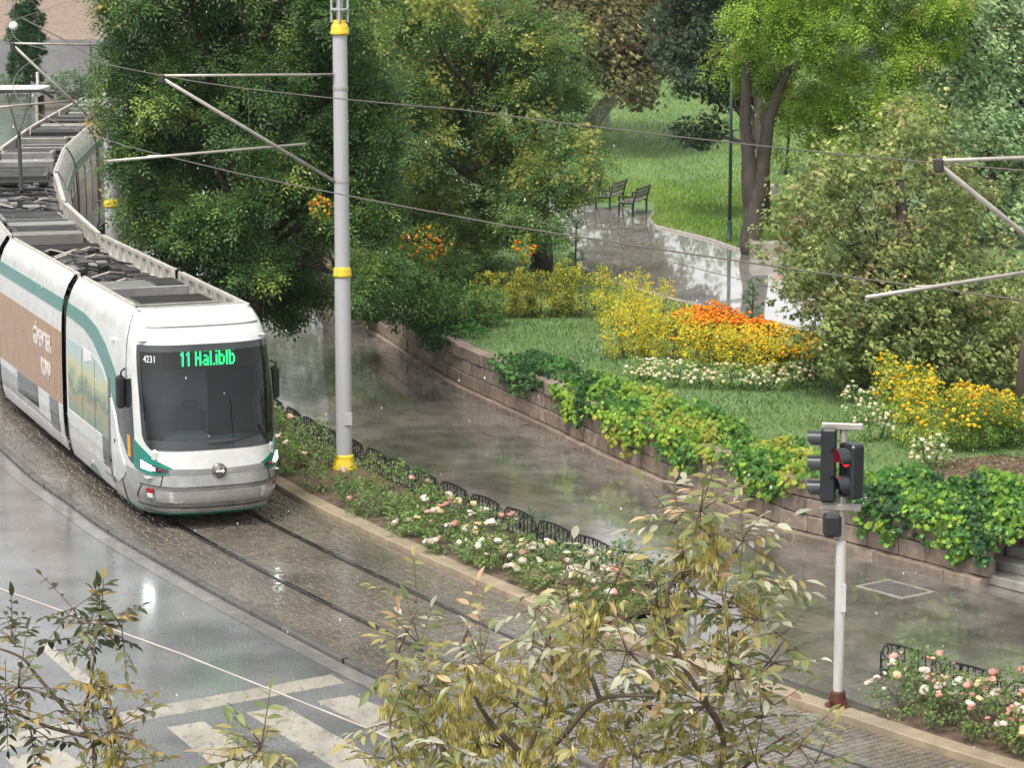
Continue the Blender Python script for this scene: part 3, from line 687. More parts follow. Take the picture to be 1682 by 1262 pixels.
# cab interior seen through the glass
mb = MB(); mb.box((-2.05, 0, 1.9), (.06, 2.2, 2.5)); build(mb, 'cab_back_wall', M['cab'], tram)
for yy, ww in ((.72, .75), (-.98, .3)): mb = MB(); mb.box((-2.0, yy, 1.9), (.05, ww, 2.1)); build(mb, 'cab_doorway', M['cabdark'], tram)
mb = MB(); mb.cbox((-.78, 0, 1.28), (.9, 2.1, .24), .06); mb.cbox((-.95, -.35, 1.45), (.45, .8, .14), .04); build(mb, 'dashboard', M['cab'], tram)
mb = MB(); mb.cbox((-1.55, -.1, 1.35), (.14, .52, .95), .05); mb.cbox((-1.36, -.1, 1.02), (.45, .52, .14), .04); mb.cbox((-1.55, -.1, 1.90), (.10, .26, .16), .04); build(mb, 'driver_seat', M['cabseat'], tram)
mb = MB(); mb.poly([(-.4, -1.15, .9), (-.4, 1.15, .9), (-2.1, 1.15, .9), (-2.1, -1.15, .9)]); build(mb, 'cab_floor', M['cab'], tram)
mb = MB(); mb.poly([(-.9, -1.1, 3.14), (-.9, 1.1, 3.14), (-2.1, 1.1, 3.14), (-2.1, -1.1, 3.14)]); build(mb, 'cab_ceiling', M['cab'], tram)
mb = MB(); mb.cbox((-1.02, .12, 2.78), (.10, 1.62, .34), .02); disp = build(mb, 'destination_display', M['cabdark'], tram)
# dot-matrix destination text: columns as they read in the photograph
FONT = {'1': ['..#', '.##', '..#', '..#', '..#', '..#', '..#'], 'H': ['#..#', '#..#', '#..#', '####', '#..#', '#..#', '#..#'], 'a': ['....', '....', '.##.', '...#', '.###', '#..#', '.###'],
        'l': ['#', '#', '#', '#', '#', '#', '#'], 'i': ['#', '.', '#', '#', '#', '#', '#'], 'b': ['#...', '#...', '###.', '#..#', '#..#', '#..#', '###.'], 'd': ['...#', '...#', '.###', '#..#', '#..#', '#..#', '.###'], 'u': ['....', '....', '#..#', '#..#', '#..#', '#..#', '.###'], 'r': ['...', '...', '#.#', '##.', '#..', '#..', '#..'], ' ': ['..'] * 7, 'k': ['#..#', '#.#.', '##..', '##..', '#.#.', '#..#', '#..#'], 'n': ['....', '....', '###.', '#..#', '#..#', '#..#', '#..#'], '.': ['.', '.', '.', '.', '.', '.', '#']}
def led(text, t_left, z0, cell):
    colx = 0
    for ch in text:
        g = FONT[ch]; mb = MB()
        for rr, row in enumerate(g):
            for cc, v in enumerate(row):
                if v == '#': mb.box((-.955, t_left + (colx + cc) * cell, z0 - rr * .037), (.012, cell * .82, .030))
        colx += len(g[0]) + 1
        if mb.v: build(mb, 'led_letter', M['led'], disp, kind='stuff')
led('11 Hal.iblb', -.40, 2.90, .0255)
def text_mesh(s_, size, mat, ext=.004, bold=0.0):
    cu = bpy.data.curves.new('t', 'FONT'); cu.body = s_; cu.size = size; cu.extrude = ext; cu.offset = bold; cu.align_x = 'CENTER'; cu.align_y = 'CENTER'
    o = bpy.data.objects.new('t', cu); COL.objects.link(o); dg = bpy.context.evaluated_depsgraph_get(); me = bpy.data.meshes.new_from_object(o.evaluated_get(dg)); COL.objects.unlink(o); bpy.data.objects.remove(o)
    me.materials.clear(); me.materials.append(mat); return me
def bend_front(me, tc, zc, kx):
    for v in me.vertices: v.co = Sf(tc + v.co.x * kx, zc + v.co.y, .020 + v.co.z)
    return me
me = text_mesh('4231', .16, M['decal']); obj('fleet_number', bend_front(me, -.46, 2.84, .50), tram)
# bonnet, headlights, badge, bumper
mb = MB(); up = [(-.56, 1.30), (-.45, 1.35), (0, 1.365), (.45, 1.35), (.56, 1.30)]; lo = [(-.56, 1.27), (-.34, 1.08), (0, 1.06), (.34, 1.08), (.56, 1.27)]
slab_patch(mb, lambda a, b, o: Sf(lin(-.56, .56, b), lin(cv(lo, lin(-.56, .56, b)), cv(up, lin(-.56, .56, b)), a), o), 5, 30, .010); bn = build(mb, 'bonnet_panel', M['white'], tram, True)
for sg in (-1, 1):
    mb = MB(); u2 = [(.30, 1.09), (.45, 1.19), (.60, 1.33), (.78, 1.50)]; l2 = [(.30, .99), (.45, .95), (.60, .95), (.78, 1.02)]
    slab_patch(mb, lambda a, b, o: Sf(sg * lin(.30, .78, b), lin(cv(l2, lin(.30, .78, b)), cv(u2, lin(.30, .78, b)), a), o), 6, 14, .014); h = build(mb, 'headlight', M['teal'], tram, True)
    mb = MB(); u3 = [(.33, 1.06), (.50, 1.11), (.66, 1.19)]; l3 = [(.33, 1.01), (.50, 1.005), (.66, 1.035)]
    slab_patch(mb, lambda a, b, o: Sf(sg * lin(.33, .66, b), lin(cv(l3, lin(.33, .66, b)), cv(u3, lin(.33, .66, b)), a), o), 4, 12, .024); build(mb, 'lamp_housing', M['darkglass'], h, True)
    for (ta, tb_, mt) in ((.575, .650, 'lamp'), (.520, .562, 'lamp'), (.470, .508, 'fog')):
        mb = MB(); slab_patch(mb, lambda a, b, o: Sf(sg * lin(ta, tb_, b), lin(cv(l3, lin(ta, tb_, b)) + .014, cv(u3, lin(ta, tb_, b)) - .016, a), o), 4, 5, .036, .03); build(mb, {'lamp': 'lamp', 'fog': 'side_lamp'}[mt], M[mt], h, True)
    for (t_, z_, r_, mt) in ((.425, 1.045, .026, 'redlens'),):
        c = np.array(Sf(sg * t_, z_, .022)); n = np.array(Sf(sg * t_, z_, .1)) - c; n = n / np.linalg.norm(n); a = np.cross(n, (0, 0, 1)); a /= np.linalg.norm(a); b_ = np.cross(a, n); mb = MB(); V = [tuple(c + n * .03)]
        for ring, (q, hgt) in enumerate(((.55, .026), (1.0, .004), (1.0, -.02))):
            V += [tuple(c + (a * math.cos(2 * math.pi * k / 12) + b_ * math.sin(2 * math.pi * k / 12)) * r_ * q + n * hgt) for k in range(12)]
        mb.add(V, [(0, 1 + k, 1 + (k + 1) % 12) for k in range(12)] + [(1 + g * 12 + k, 13 + g * 12 + k, 13 + g * 12 + (k + 1) % 12, 1 + g * 12 + (k + 1) % 12) for g in range(2) for k in range(12)])
        build(mb, {'lamp': 'lamp', 'fog': 'side_lamp', 'redlens': 'tail_lamp'}[mt], M[mt], h, True)
mb = MB(); slab_patch(mb, lambda a, b, o: Sf(lin(-.36, .36, b), lin(.99, 1.065, a), o), 2, 24, .016); build(mb, 'grille_strip', M['roofgrey'], tram, True)
c = Sf(0, 1.02, .03); mb = MB(); mb.lathe([(.0, .03), (.06, .03), (.10, .02), (.125, .0), (.125, -.03)], 24); mb.v = [(c[0] + z, c[1] + x, c[2] + y) for x, y, z in mb.v]; bd = build(mb, 'badge', M['badge'], tram, True)
mb = MB()
for pts in ([(-.07, -.02), (.05, -.02), (.05, -.045), (.085, 0), (.05, .045), (.05, .02), (-.07, .02)], [(-.05, .03), (.02, .075), (-.02, .03)], [(-.06, .045), (-.01, .088), (-.05, .045)]):
    mb.prism([(x, y) for x, y in pts], .0, .012)
mb.v = [(c[0] + .028 + z, c[1] + x, c[2] + y) for x, y, z in mb.v]; build(mb, 'badge_emblem', M['decal'], bd)
mb = MB(); up = [(-.72, .60), (-.55, .80), (0, .79), (.55, .80), (.72, .60)]
slab_patch(mb, lambda a, b, o: Sf(lin(-.68, .68, b), lin(.42, cv([(-.68, .66), (-.58, .745), (.58, .745), (.68, .66)], lin(-.68, .68, b)), a), o), 5, 30, .012); bp = build(mb, 'bumper_panel', M['roofgrey'], tram, True)
mb = MB(); slab_patch(mb, lambda a, b, o: Sf(lin(-.50, .50, b), lin(.50, .69, a), o), 4, 24, .022); build(mb, 'bumper_inset', M['silver'], bp, True)
for sg in (-1, 1):
    mb = MB(); slab_patch(mb, lambda a, b, o: Sf(sg * lin(.52, .62, b), lin(.64, .72, a), o), 2, 3, .026); build(mb, 'reflector', M['redlens'], bp)
    mb = MB(); slab_patch(mb, lambda a, b, o: Sf(sg * lin(.54, .61, b), lin(.56, .635, a), o), 2, 3, .026); build(mb, 'fog_lamp', M['fog'], bp)
    mb = MB(); slab_patch(mb, lambda a, b, o: Sf(sg * lin(.30, .345, b), lin(.52, .68, a), o), 2, 2, .030); build(mb, 'coupler_hatch', M['panelgrey'], bp)
    mb = MB(); mb.tube([Sf(sg * lin(.44, .40, k / 5), lin(.77, .97, k / 5), .006) for k in range(6)], .008, 5); build(mb, 'panel_seam', M['black'], tram); mb = MB(); mb.tube([Sf(sg * lin(.70, .80, k / 5), lin(.74, .50, k / 5), .006) for k in range(6)], .008, 5); build(mb, 'panel_seam', M['black'], tram)
mb = MB(); mb.tube([Sf(t, .765, .006) for t in np.linspace(-.72, .72, 30)], .009, 5); build(mb, 'bumper_seam', M['black'], tram); mb = MB(); mb.tube([Sf(t, .40, .008) for t in np.linspace(-.8, .8, 30)], .010, 5); build(mb, 'bumper_seam', M['black'], tram)
mb = MB(); slab_patch(mb, lambda a, b, o: Sf(lin(-1, 1, b), lin(.255, .30, a), o), 1, 40, .010); build(mb, 'teal_skirt_line', M['teal'], tram)
mb = MB(); mb.tube([Sf(t, 3.34, .01) for t in np.linspace(-.52, .62, 24)], .014, 6); build(mb, 'roof_front_groove', M['roofgrey'], tram)
mb = MB(); mb.tube([Sf(-.86, z, .006) for z in np.linspace(1.3, 3.5, 14)], .006, 5); build(mb, 'pillar_seam', M['black'], tram); mb = MB(); mb.tube([Sf(.86, z, .006) for z in np.linspace(1.3, 3.5, 14)], .006, 5); build(mb, 'pillar_seam', M['black'], tram)
# underside shadow block and bogie
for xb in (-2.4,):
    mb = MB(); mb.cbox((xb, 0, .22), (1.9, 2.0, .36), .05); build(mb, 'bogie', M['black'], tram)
# sides of the first car: band of teal that swoops down to the corner, landscape print, doors, lower panels
sdv = -1
xr = -LENF
for sd_ in (-1, 1):
    def S1(x, z, o): return Ss(sd_, x, z, o) if x <= XS else Sf(sd_ * (1 - .42 * (x - XS) / .9), z, o)
    mb = MB(); upc = [(xr, 3.14), (-4.6, 3.12), (-3.6, 3.02), (-2.8, 2.82), (-2.1, 2.5), (-1.6, 2.12)]; loc = [(xr, 2.90), (-4.6, 2.86), (-3.8, 2.74), (-3.0, 2.46), (-2.4, 2.12), (-1.9, 1.7), (-1.6, 1.55)]
    slab_patch(mb, lambda a, b, o: S1(lin(xr + .02, -1.62, b), lin(cv(loc, lin(xr, -1.62, b)), cv(upc, lin(xr, -1.62, b)), a), o), 4, 30, .010); build(mb, 'teal_band', M['teal'], tram)
    pl = [(-5.9, 2.50), (-4.6, 2.50), (-3.7, 2.48), (-3.0, 2.36), (-2.55, 2.10)]
    mb = MB(); slab_patch(mb, lambda a, b, o: S1(lin(-5.95, -2.62, b), lin(1.18, cv(pl, lin(-5.95, -2.62, b)), a), o), 6, 20, .008); lp = build(mb, 'landscape_print', M['landscape'], tram)
    for xx in (-4.7, -3.65):
        mb = MB(); slab_patch(mb, lambda a, b, o: S1(lin(xx - .008, xx + .008, b), lin(1.2, 2.46 if xx < -3.8 else 2.4, a), o), 4, 1, .012); build(mb, 'print_seam', M['tintglass'], lp)
    mb = MB(); slab_patch(mb, lambda a, b, o: S1(lin(-4.55, -3.95, b), lin(2.25 + .12 * b, 2.5, a), o), 2, 2, .013); build(mb, 'print_patch', M['decal'], lp)
    mb = MB(); slab_patch(mb, lambda a, b, o: S1(lin(-2.58, -2.40, b), lin(.45, 2.30, a), o), 8, 2, .012); build(mb, 'door_edge', M['tintglass'], tram)
    dz = [(-2.38, 1.95), (-2.1, 1.72), (-1.85, 1.35), (-1.70, 1.05), (-1.62, .9)]; dl = [(-2.38, .58), (-1.95, .56), (-1.75, .65), (-1.62, .86)]
    mb = MB(); slab_patch(mb, lambda a, b, o: S1(lin(-2.38, -1.64, b), lin(cv(dl, lin(-2.38, -1.64, b)), cv(dz, lin(-2.38, -1.64, b)), a), o), 6, 12, .016); cd = build(mb, 'cab_door_panel', M['white'], tram)
    mb = MB(); slab_patch(mb, lambda a, b, o: S1(lin(-2.12, -2.06, b), lin(1.22, 1.28, a), o), 1, 1, .025); build(mb, 'door_lock', M['black'], cd)
    gl = [(-2.0, 2.0), (-1.75, 2.35), (-1.5, 2.45), (-1.2, 2.5)]; gb = [(-2.0, 1.9), (-1.75, 1.45), (-1.5, 1.12), (-1.3, 1.05), (-1.2, 1.1)]
    mb = MB(); slab_patch(mb, lambda a, b, o: S1(lin(-1.98, -1.25, b), lin(cv(gb, lin(-1.98, -1.25, b)), cv(gl, lin(-1.98, -1.25, b)), a), o), 6, 10, .012); cg = build(mb, 'cab_side_glass', M['darkglass'], tram)
    mb = MB(); slab_patch(mb, lambda a, b, o: S1(lin(-1.48, -1.38, b), lin(1.16, 1.52, a), o), 3, 1, .022); build(mb, 'orange_sticker', M['orange_decal'], cg)
    mb = MB(); slab_patch(mb, lambda a, b, o: S1(lin(-5.95, -3.15, b), lin(.66, 1.15, a), o), 2, 8, .010); build(mb, 'side_panel', M['white'], tram)
    mb = MB(); slab_patch(mb, lambda a, b, o: S1(lin(-3.12, -2.62, b), lin(.5, 1.16, a), o), 2, 2, .011); build(mb, 'door_glass_low', M['tintglass'], tram)
    mb = MB(); slab_patch(mb, lambda a, b, o: S1(lin(-5.95, -2.62, b), lin(.30, .64, a), o), 2, 8, .010); build(mb, 'skirt_panel', M['panelgrey'], tram)
    mb = MB(); slab_patch(mb, lambda a, b, o: S1(lin(-4.6, -3.6, b), lin(.30, .30 + .16 * math.sin(b * math.pi), a), o), 2, 8, .016); build(mb, 'teal_arc', M['teal'], tram)
    # mirror
    c = np.array(Sf(sd_ * .86, 2.28, .18)); mb = MB(); mb.cbox((c[0] - .10, c[1] - sd_ * .08, c[2] - .05), (.16, .15, .56), .04); mi_ = build(mb, 'mirror', M['black'], tram)
    mb = MB(); mb.tube([Sf(sd_ * .9, 2.62, .0), (c[0], c[1] - sd_ * .08, 2.60), (c[0] - .10, c[1] - sd_ * .08, 2.4)], .018, 6); build(mb, 'mirror_arm', M['black'], mi_)
    mb = MB(); c2 = S1(-2.2, 3.0, .02); mb.lathe([(.0, -.04), (.04, -.03), (.05, 0), (.04, .03), (0, .04)], 10, c2); build(mb, 'side_camera', M['decal'], tram, True)
def fairing(mbo, mbi, x0, x1, sd_, y0=0.0):
    n = max(2, int((x1 - x0) / .58))
    mbi.box(((x0 + x1) / 2, sd_ * .90, 3.58), (x1 - x0, .05, .06)); mbi.box(((x0 + x1) / 2, sd_ * .90, 3.26), (x1 - x0, .05, .05))
    for k in range(n + 1): mbi.box((lin(x0 + .06, x1 - .06, k / n), sd_ * .90, 3.42), (.20, .045, .27))
mbo, mbi = MB(), MB()
for sd_ in (-1, 1): fairing(mbo, mbi, -LENF + .02, -2.1, sd_)
build(mbi, 'roof_fairing', M['fairing'], tram)
def roof_unit(x0, x1, y0, y1, z0, z1, mat, parent, slots=True, name='roof_unit'):
    mb = MB(); mb.cbox(((x0 + x1) / 2, (y0 + y1) / 2, (z0 + z1) / 2), (x1 - x0, y1 - y0, z1 - z0), .02); o = build(mb, name, M[mat], parent)
    if slots:
        mb = MB()
        for k in range(int((x1 - x0) / .09)): mb.box((x0 + .06 + k * .09, (y0 + y1) / 2, z1 + .004), (.04, (y1 - y0) * .86, .012))
        build(mb, 'cooling_slots', M['roofdark'], o if parent == tram else parent)
    return o
roof_unit(-3.75, -2.75, -.72, .78, 3.24, 3.50, 'grate', tram); roof_unit(-5.55, -4.55, -.80, .70, 3.24, 3.56, 'roofgrey', tram, False); roof_unit(-2.6, -2.2, -.6, -.1, 3.22, 3.40, 'roofgrey', tram, False)
roof_unit(-4.5, -3.85, -.5, .3, 3.22, 3.32, 'roofdark', tram, False, 'roof_box'); roof_unit(-5.5, -4.6, .10, .62, 3.566, 3.585, 'roofdark', tram, False, 'roof_hatch')
for k in range(6):
    mb = MB(); xx = -5.9 + k * .6; mb.tube([(xx, -.8, 3.27), (xx + .2, -.3, 3.30), (xx + .1, .6, 3.27)], .03, 6); build(mb, 'roof_cable', M['black'], tram)
# following cars
def follow_car(i):
    a, b = to_local(TRAM_P[i]), to_local(TRAM_P[i + 1]); L = (b - a).length; d = (a - b).normalized(); rot = math.atan2(d.y, d.x); g = .22
    x0, x1 = -L + g, -g
    mb = MB()
    for sd_ in (-1, 1):
        for (za, zb, mi) in ((.25, .98, 1), (.98, 3.6, 0)):
            mb.mi = mi; mb.grid([[Ss(sd_, x, z) for z in np.linspace(za, zb, 14)] for x in (x0, x1)])
        mb.mi = 0; mb.grid([[(x, sd_ * .98, 3.6), (x, sd_ * .93, 3.58), (x, sd_ * .92, 3.22)] for x in (x0, x1)])
    car = build(mb, 'car_section', [M['white'], M['silver']], tram); smooth_by_angle(car, 32); car.location = (a.x, a.y, 0); car.rotation_euler = (0, 0, rot)
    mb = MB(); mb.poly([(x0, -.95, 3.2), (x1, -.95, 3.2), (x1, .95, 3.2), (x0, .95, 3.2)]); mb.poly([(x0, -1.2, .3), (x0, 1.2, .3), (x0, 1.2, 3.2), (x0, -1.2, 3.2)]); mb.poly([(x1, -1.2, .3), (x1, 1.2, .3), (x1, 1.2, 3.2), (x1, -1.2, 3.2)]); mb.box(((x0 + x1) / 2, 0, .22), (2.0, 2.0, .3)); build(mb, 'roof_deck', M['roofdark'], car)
    mb = MB()
    for k, xx in enumerate(np.linspace(-.21, .21, 7)):
        w_b = 1.16 if k % 2 else 1.10; mb.grid([[(xx - .03, -w_b, .35), (xx - .03, -w_b, 3.1), (xx - .03, -w_b + .2, 3.38), (xx - .03, w_b - .2, 3.38), (xx - .03, w_b, 3.1), (xx - .03, w_b, .35)], [(xx + .04, -1.13, .35), (xx + .04, -1.13, 3.1), (xx + .04, -.93, 3.36), (xx + .04, .93, 3.36), (xx + .04, 1.13, 3.1), (xx + .04, 1.13, .35)]])
    build(mb, 'bellows', M['black'], car)
    for sd_ in (-1, 1):
        mb = MB(); slab_patch(mb, lambda p, q, o_: Ss(sd_, lin(x0 + .02, x1 - .02, q), lin(2.90, 3.14, p), o_), 2, 4, .010); build(mb, 'teal_band', M['teal'], car)
        near = i == 1
        mat = 'adbrown' if i in (1, 4, 6) else 'tintglass'
        mb = MB(); slab_patch(mb, lambda p, q, o_: Ss(sd_, lin(x0 + .05, x1 - .05, q), lin(1.14 if near else 1.0, 2.52, p), o_), 3, 8, .009); ad = build(mb, 'brown_advert' if mat == 'adbrown' else 'window_band', M[mat], car)
        if near:
            for (txt, xc, zc, sz) in (('GİVENTSER', -1.95, 2.12, .40), ('KOMA', -1.65, 1.60, .38)):
                me = text_mesh(txt, sz, M['adtext'], bold=.012)
                for v in me.vertices: v.co = (xc + v.co.x * .80 * (1 if sd_ < 0 else -1), sd_ * (halfw(2.0) + .016 + v.co.z), zc + v.co.y * 1.15)
                obj('advert_text', me, car)
            for (xa, xb_, za, zb, mt, nm) in ((-2.5, -1.45, .62, 1.12, 'white', 'side_panel'), (-1.42, -.62, .55, 1.12, 'tintglass', 'door_glass_low'), (-.58, -.26, .45, 1.12, 'white', 'side_panel'), (-4.6, -2.55, .7, 1.12, 'tintglass', 'door_glass_low')):
                mb = MB(); slab_patch(mb, lambda p, q, o_: Ss(sd_, lin(xa, xb_, q), lin(za, zb, p), o_), 2, 3, .012); build(mb, nm, M[mt], car)
            mb = MB(); slab_patch(mb, lambda p, q, o_: Ss(sd_, lin(x0, x1, q), lin(.28, .52, p), o_), 2, 4, .010); build(mb, 'skirt_panel', M['panelgrey'], car)
        else:
            for xx in (x0 + .35, x0 + 2.6, x0 + 4.9, x1 - .3):
                mb = MB(); slab_patch(mb, lambda p, q, o_: Ss(sd_, lin(xx - .07, xx + .07, q), lin(.45, 2.86, p), o_), 3, 1, .018); build(mb, 'door_pillar', M['black'], car)
            mb = MB(); slab_patch(mb, lambda p, q, o_: Ss(sd_, lin(x0 + 2.7, x0 + 4.85, q), lin(.5, 2.6, p), o_), 3, 4, .014); build(mb, 'door', M['tintglass'] if i != 5 else M['landscape'], car)
    mbi = MB()
    for sd_ in (-1, 1): fairing(None, mbi, x0, x1, sd_)
    build(mbi, 'roof_fairing', M['fairing'], car)
    r = random.Random(i)
    if i in (1, 3):
        for k in range(44):
            mb = MB(); xx = r.uniform(x0 + .3, x1 - .3); yy = r.uniform(-.7, .6)
            if k % 3: mb.cbox((xx, yy, 3.28), (r.uniform(.15, .5), r.uniform(.12, .45), r.uniform(.10, .26)), .015); build(mb, 'resistor_box', M[r.choice(['roofdark', 'roofgrey', 'black', 'roofdark'])], car)
            else: mb.tube([(xx, yy - .3, 3.3), (xx + .2, yy, 3.42), (xx + r.uniform(-.3, .3), yy + .4, 3.32)], .022, 6); build(mb, 'roof_pipe', M[r.choice(['galv', 'black'])], car)
    else:
        x = x0 + .3
        while x < x1 - .5:
            L2 = r.uniform(.35, .9); yy = r.uniform(-.1, .1); o = roof_unit(x, min(x + L2, x1 - .1), -.78 + yy, .70 + yy, 3.22, r.uniform(3.40, 3.62), r.choice(['roofgrey', 'grate', 'roofdark', 'grate', 'roofdark', 'black']), car, r.random() < .7); x += L2 + r.uniform(.12, .45)
    return car
cars = [follow_car(i) for i in range(1, len(TRAM_P) - 1)]
# pantograph on the fourth section
pc = cars[2]
mb = MB(); mb.tube([(-4.8, -.6, 3.45), (-4.8, .6, 3.45), (-3.4, .6, 3.45), (-3.4, -.6, 3.45), (-4.8, -.6, 3.45)], .035, 8); pan = build(mb, 'pantograph', M['black'], tram); pan.location = pc.location; pan.rotation_euler = pc.rotation_euler
for (nm, pts, rr) in (('lower_arm', [(-4.2, 0, 3.45), (-6.0, 0, 4.7)], .05), ('upper_arm', [(-6.0, 0, 4.7), (-4.3, .3, 5.92)], .03), ('upper_arm', [(-6.0, 0, 4.7), (-4.3, -.3, 5.92)], .03), ('collector_bow', [(-4.3, -.85, 5.78), (-4.3, -.6, 5.96), (-4.3, .6, 5.96), (-4.3, .85, 5.78)], .035), ('collector_bow', [(-4.0, -.85, 5.78), (-4.0, -.6, 5.96), (-4.0, .6, 5.96), (-4.0, .85, 5.78)], .035)):
    mb = MB(); mb.tube(pts, rr, 8); build(mb, nm, M['galv' if 'upper' in nm else 'black'], pan)
# ------------------------------------------------------------------ overhead line: poles, arms, wires
ZC, ZM = 6.05, 7.42
def catenary_pole(label, base, top_detail=True, arms=True, tip=None):
    t = thing('catenary_pole', label, 'pole', (base[0], base[1], .12), 0, 'catenary poles along the tram track')
    mb = MB(); mb.lathe([(.24, 0), (.25, .04), (.22, .10), (.19, .20), (.175, .24), (.18, .27), (.155, .30)], 24); build(mb, 'pole_base', M['yellow'], t, True)
    mb = MB(); mb.lathe([(.150, .28), (.146, 3.7)], 24); mb.lathe([(.138, 3.7), (.132, 8.02)], 24); o = build(mb, 'shaft', M['polegrey'], t); smooth_by_angle(o)
    for zz in (5.32, 7.0):
        mb = MB(); mb.lathe([(.144, zz), (.144, zz + .05)], 20); build(mb, 'clamp_band', M['galv'], t)
    for z0 in (3.60, 7.98):
        mb = MB(); mb.lathe([(.165, z0), (.172, z0 + .02), (.172, z0 + .05), (.160, z0 + .07), (.165, z0 + .12), (.14, z0 + .18), (.115, z0 + .22), (.12, z0 + .24), (.12, z0 + .26)], 24); build(mb, 'yellow_collar', M['yellow'], t, True)
    mb = MB(); mb.lathe([(.062, 8.2), (.062, 9.9)], 14)
    build(mb, 'top_post', M['polegrey'], t, True)
    for k in range(4):
        a = k * math.pi / 2 + .0; mb = MB(); mb.tube([(.145 * math.cos(a), .145 * math.sin(a), 8.2), (.145 * math.cos(a), .145 * math.sin(a), 9.8)], .020, 8); build(mb, 'cage_rod', M['polegrey'], t)
    mb = MB(); mb.lathe([(.165, 8.42), (.165, 8.45)], 20); mb.lathe([(.165, 9.6), (.165, 9.64)], 20); build(mb, 'cage_ring', M['polegrey'], t)
    mb = MB(); mb.box((.085, -.13, .98), (.14, .06, .22)); build(mb, 'pole_plate', M['polegrey'], t)
    return t
def arm_set(pole, base, tip, d=None):
    """messenger arm, strut and steady arm from the pole to the track centre"""
    o = (base[0], base[1], .12); b = np.array(base[:2]); e = np.array(tip[:2]); h = (e - b) / np.linalg.norm(e - b)
    def p(k, z): q = b + h * k; return (q[0], q[1], z)
    L = np.linalg.norm(e - b)
    mb = MB(); mb.tube([p(.13, ZM - .03), p(L, ZM + .05)], .024, 8); build(mb, 'top_arm', M['galv'], pole, True, o)
    mb = MB(); mb.tube([p(.13, 5.46), p(L - .05, ZM - .02)], .032, 8); build(mb, 'strut', M['galv'], pole, True, o)
    mb = MB(); mb.tube([p(.72, 6.17), p(L + 1.05, 6.04)], .024, 8); build(mb, 'steady_arm', M['galv'], pole, True, o)
    mb = MB(); mb.tube([p(L - .45, 6.07), p(L + .3, 6.10)], .012, 6); build(mb, 'registration_arm', M['galv'], pole, True, o)
    mb = MB()
    for k in range(5): q = p(.20 + k * .05, ZM - .03); mb.lathe([(.03, -.012), (.055, 0), (.03, .012)], 10, q)
    build(mb, 'insulator', M['black'], pole, True, o)
    mb = MB(); mb.cbox(p(L, ZM), (.10, .10, .16), .02); build(mb, 'wire_clamp', M['darksteel'], pole, False, o)
P1 = (-3.09, 48.44); s1 = arc_at_y(46.6)
pole1 = catenary_pole('grey catenary pole with yellow collars rising from the rose planter beside the tram', P1); arm_set(pole1, P1, track(s1, -.15))
P2 = (-9.13, 60.8); pole2 = catenary_pole('grey catenary pole behind the tram roof, mostly hidden by the dark tree', P2); arm_set(pole2, P2, track(arc_at_y(59.7), -.3))
P3 = (7.35, 31.35); pole3 = catenary_pole('catenary pole outside the right edge whose arms reach over the roses', P3); arm_set(pole3, P3, track(arc_at_y(29.4), 0))
def wire(name, label, pts, r=.010, mat='wire', group='overhead line wires'):
    mb = MB(); mb.tube(pts, r, 6); o = build(mb, name, M[mat]); o['label'] = label; o['category'] = 'wire'; o['group'] = group; return o
wire('contact_wire', 'lower overhead contact wire following the track past the grey pole', [(*track(s_, 0), ZC) for s_ in np.arange(0, arc_at_y(140), 3.0)])
wire('messenger_wire', 'upper overhead messenger wire crossing in front of the dark green trees', [(*track(s_, 0), ZM + .12 - .10 * math.sin((s_ % 19) / 19 * math.pi)) for s_ in np.arange(0, arc_at_y(140), 2.4)], .009)
for k, s_ in enumerate(np.arange(arc_at_y(30), arc_at_y(90), 5.2)):
    a = track(s_, 0)
    if k % 2: wire('dropper_wire', '%s thin vertical dropper wire from the right, hanging between the two overhead wires' % 'first second third fourth fifth sixth seventh eighth'.split()[k // 2], [(*a, ZM + .05), (*a, ZC)], .004, group='thin dropper wires between the two overhead wires')
wire('span_wire', 'thick grey wire crossing the crosswalk at the bottom left', [far(-120, 930, 13.6), far(0, 968, 13.4), far(300, 1076, 12.9), far(610, 1200, 12.4), far(900, 1330, 11.9)], .0058, 'galv', 'span wires')
wire('guy_wire', 'thin slanting wire running from the dark tree across the park path', [far(860, 352, 60), far(950, 388, 58), far(1100, 430, 54), far(1380, 500, 50)], .008, group='span wires')
wire('guy_wire', 'thin wire descending behind the tram roof in front of the brick wall', [far(34, 28, 62), far(100, 62, 61), far(165, 100, 60.8)], .016, group='span wires')
t = thing('line_insulator', 'round white insulator hanging on the wires at the top left', 'insulator', far(22, 42, 62))
mb = MB(); mb.lathe([(.03, -.06), (.10, -.05), (.10, .05), (.03, .06)], 16); mb.v = [(x, z, y) for x, y, z in mb.v]; build(mb, 'disc', M['decal'], t, True)
mb = MB(); mb.tube([(0, 0, .09), (.04, 0, .45), (.2, 0, .9)], .012, 6); mb.tube([(0, 0, -.09), (-.06, 0, -.3), (-.2, 0, -.42)], .014, 6); build(mb, 'hanger', M['wire'], t)

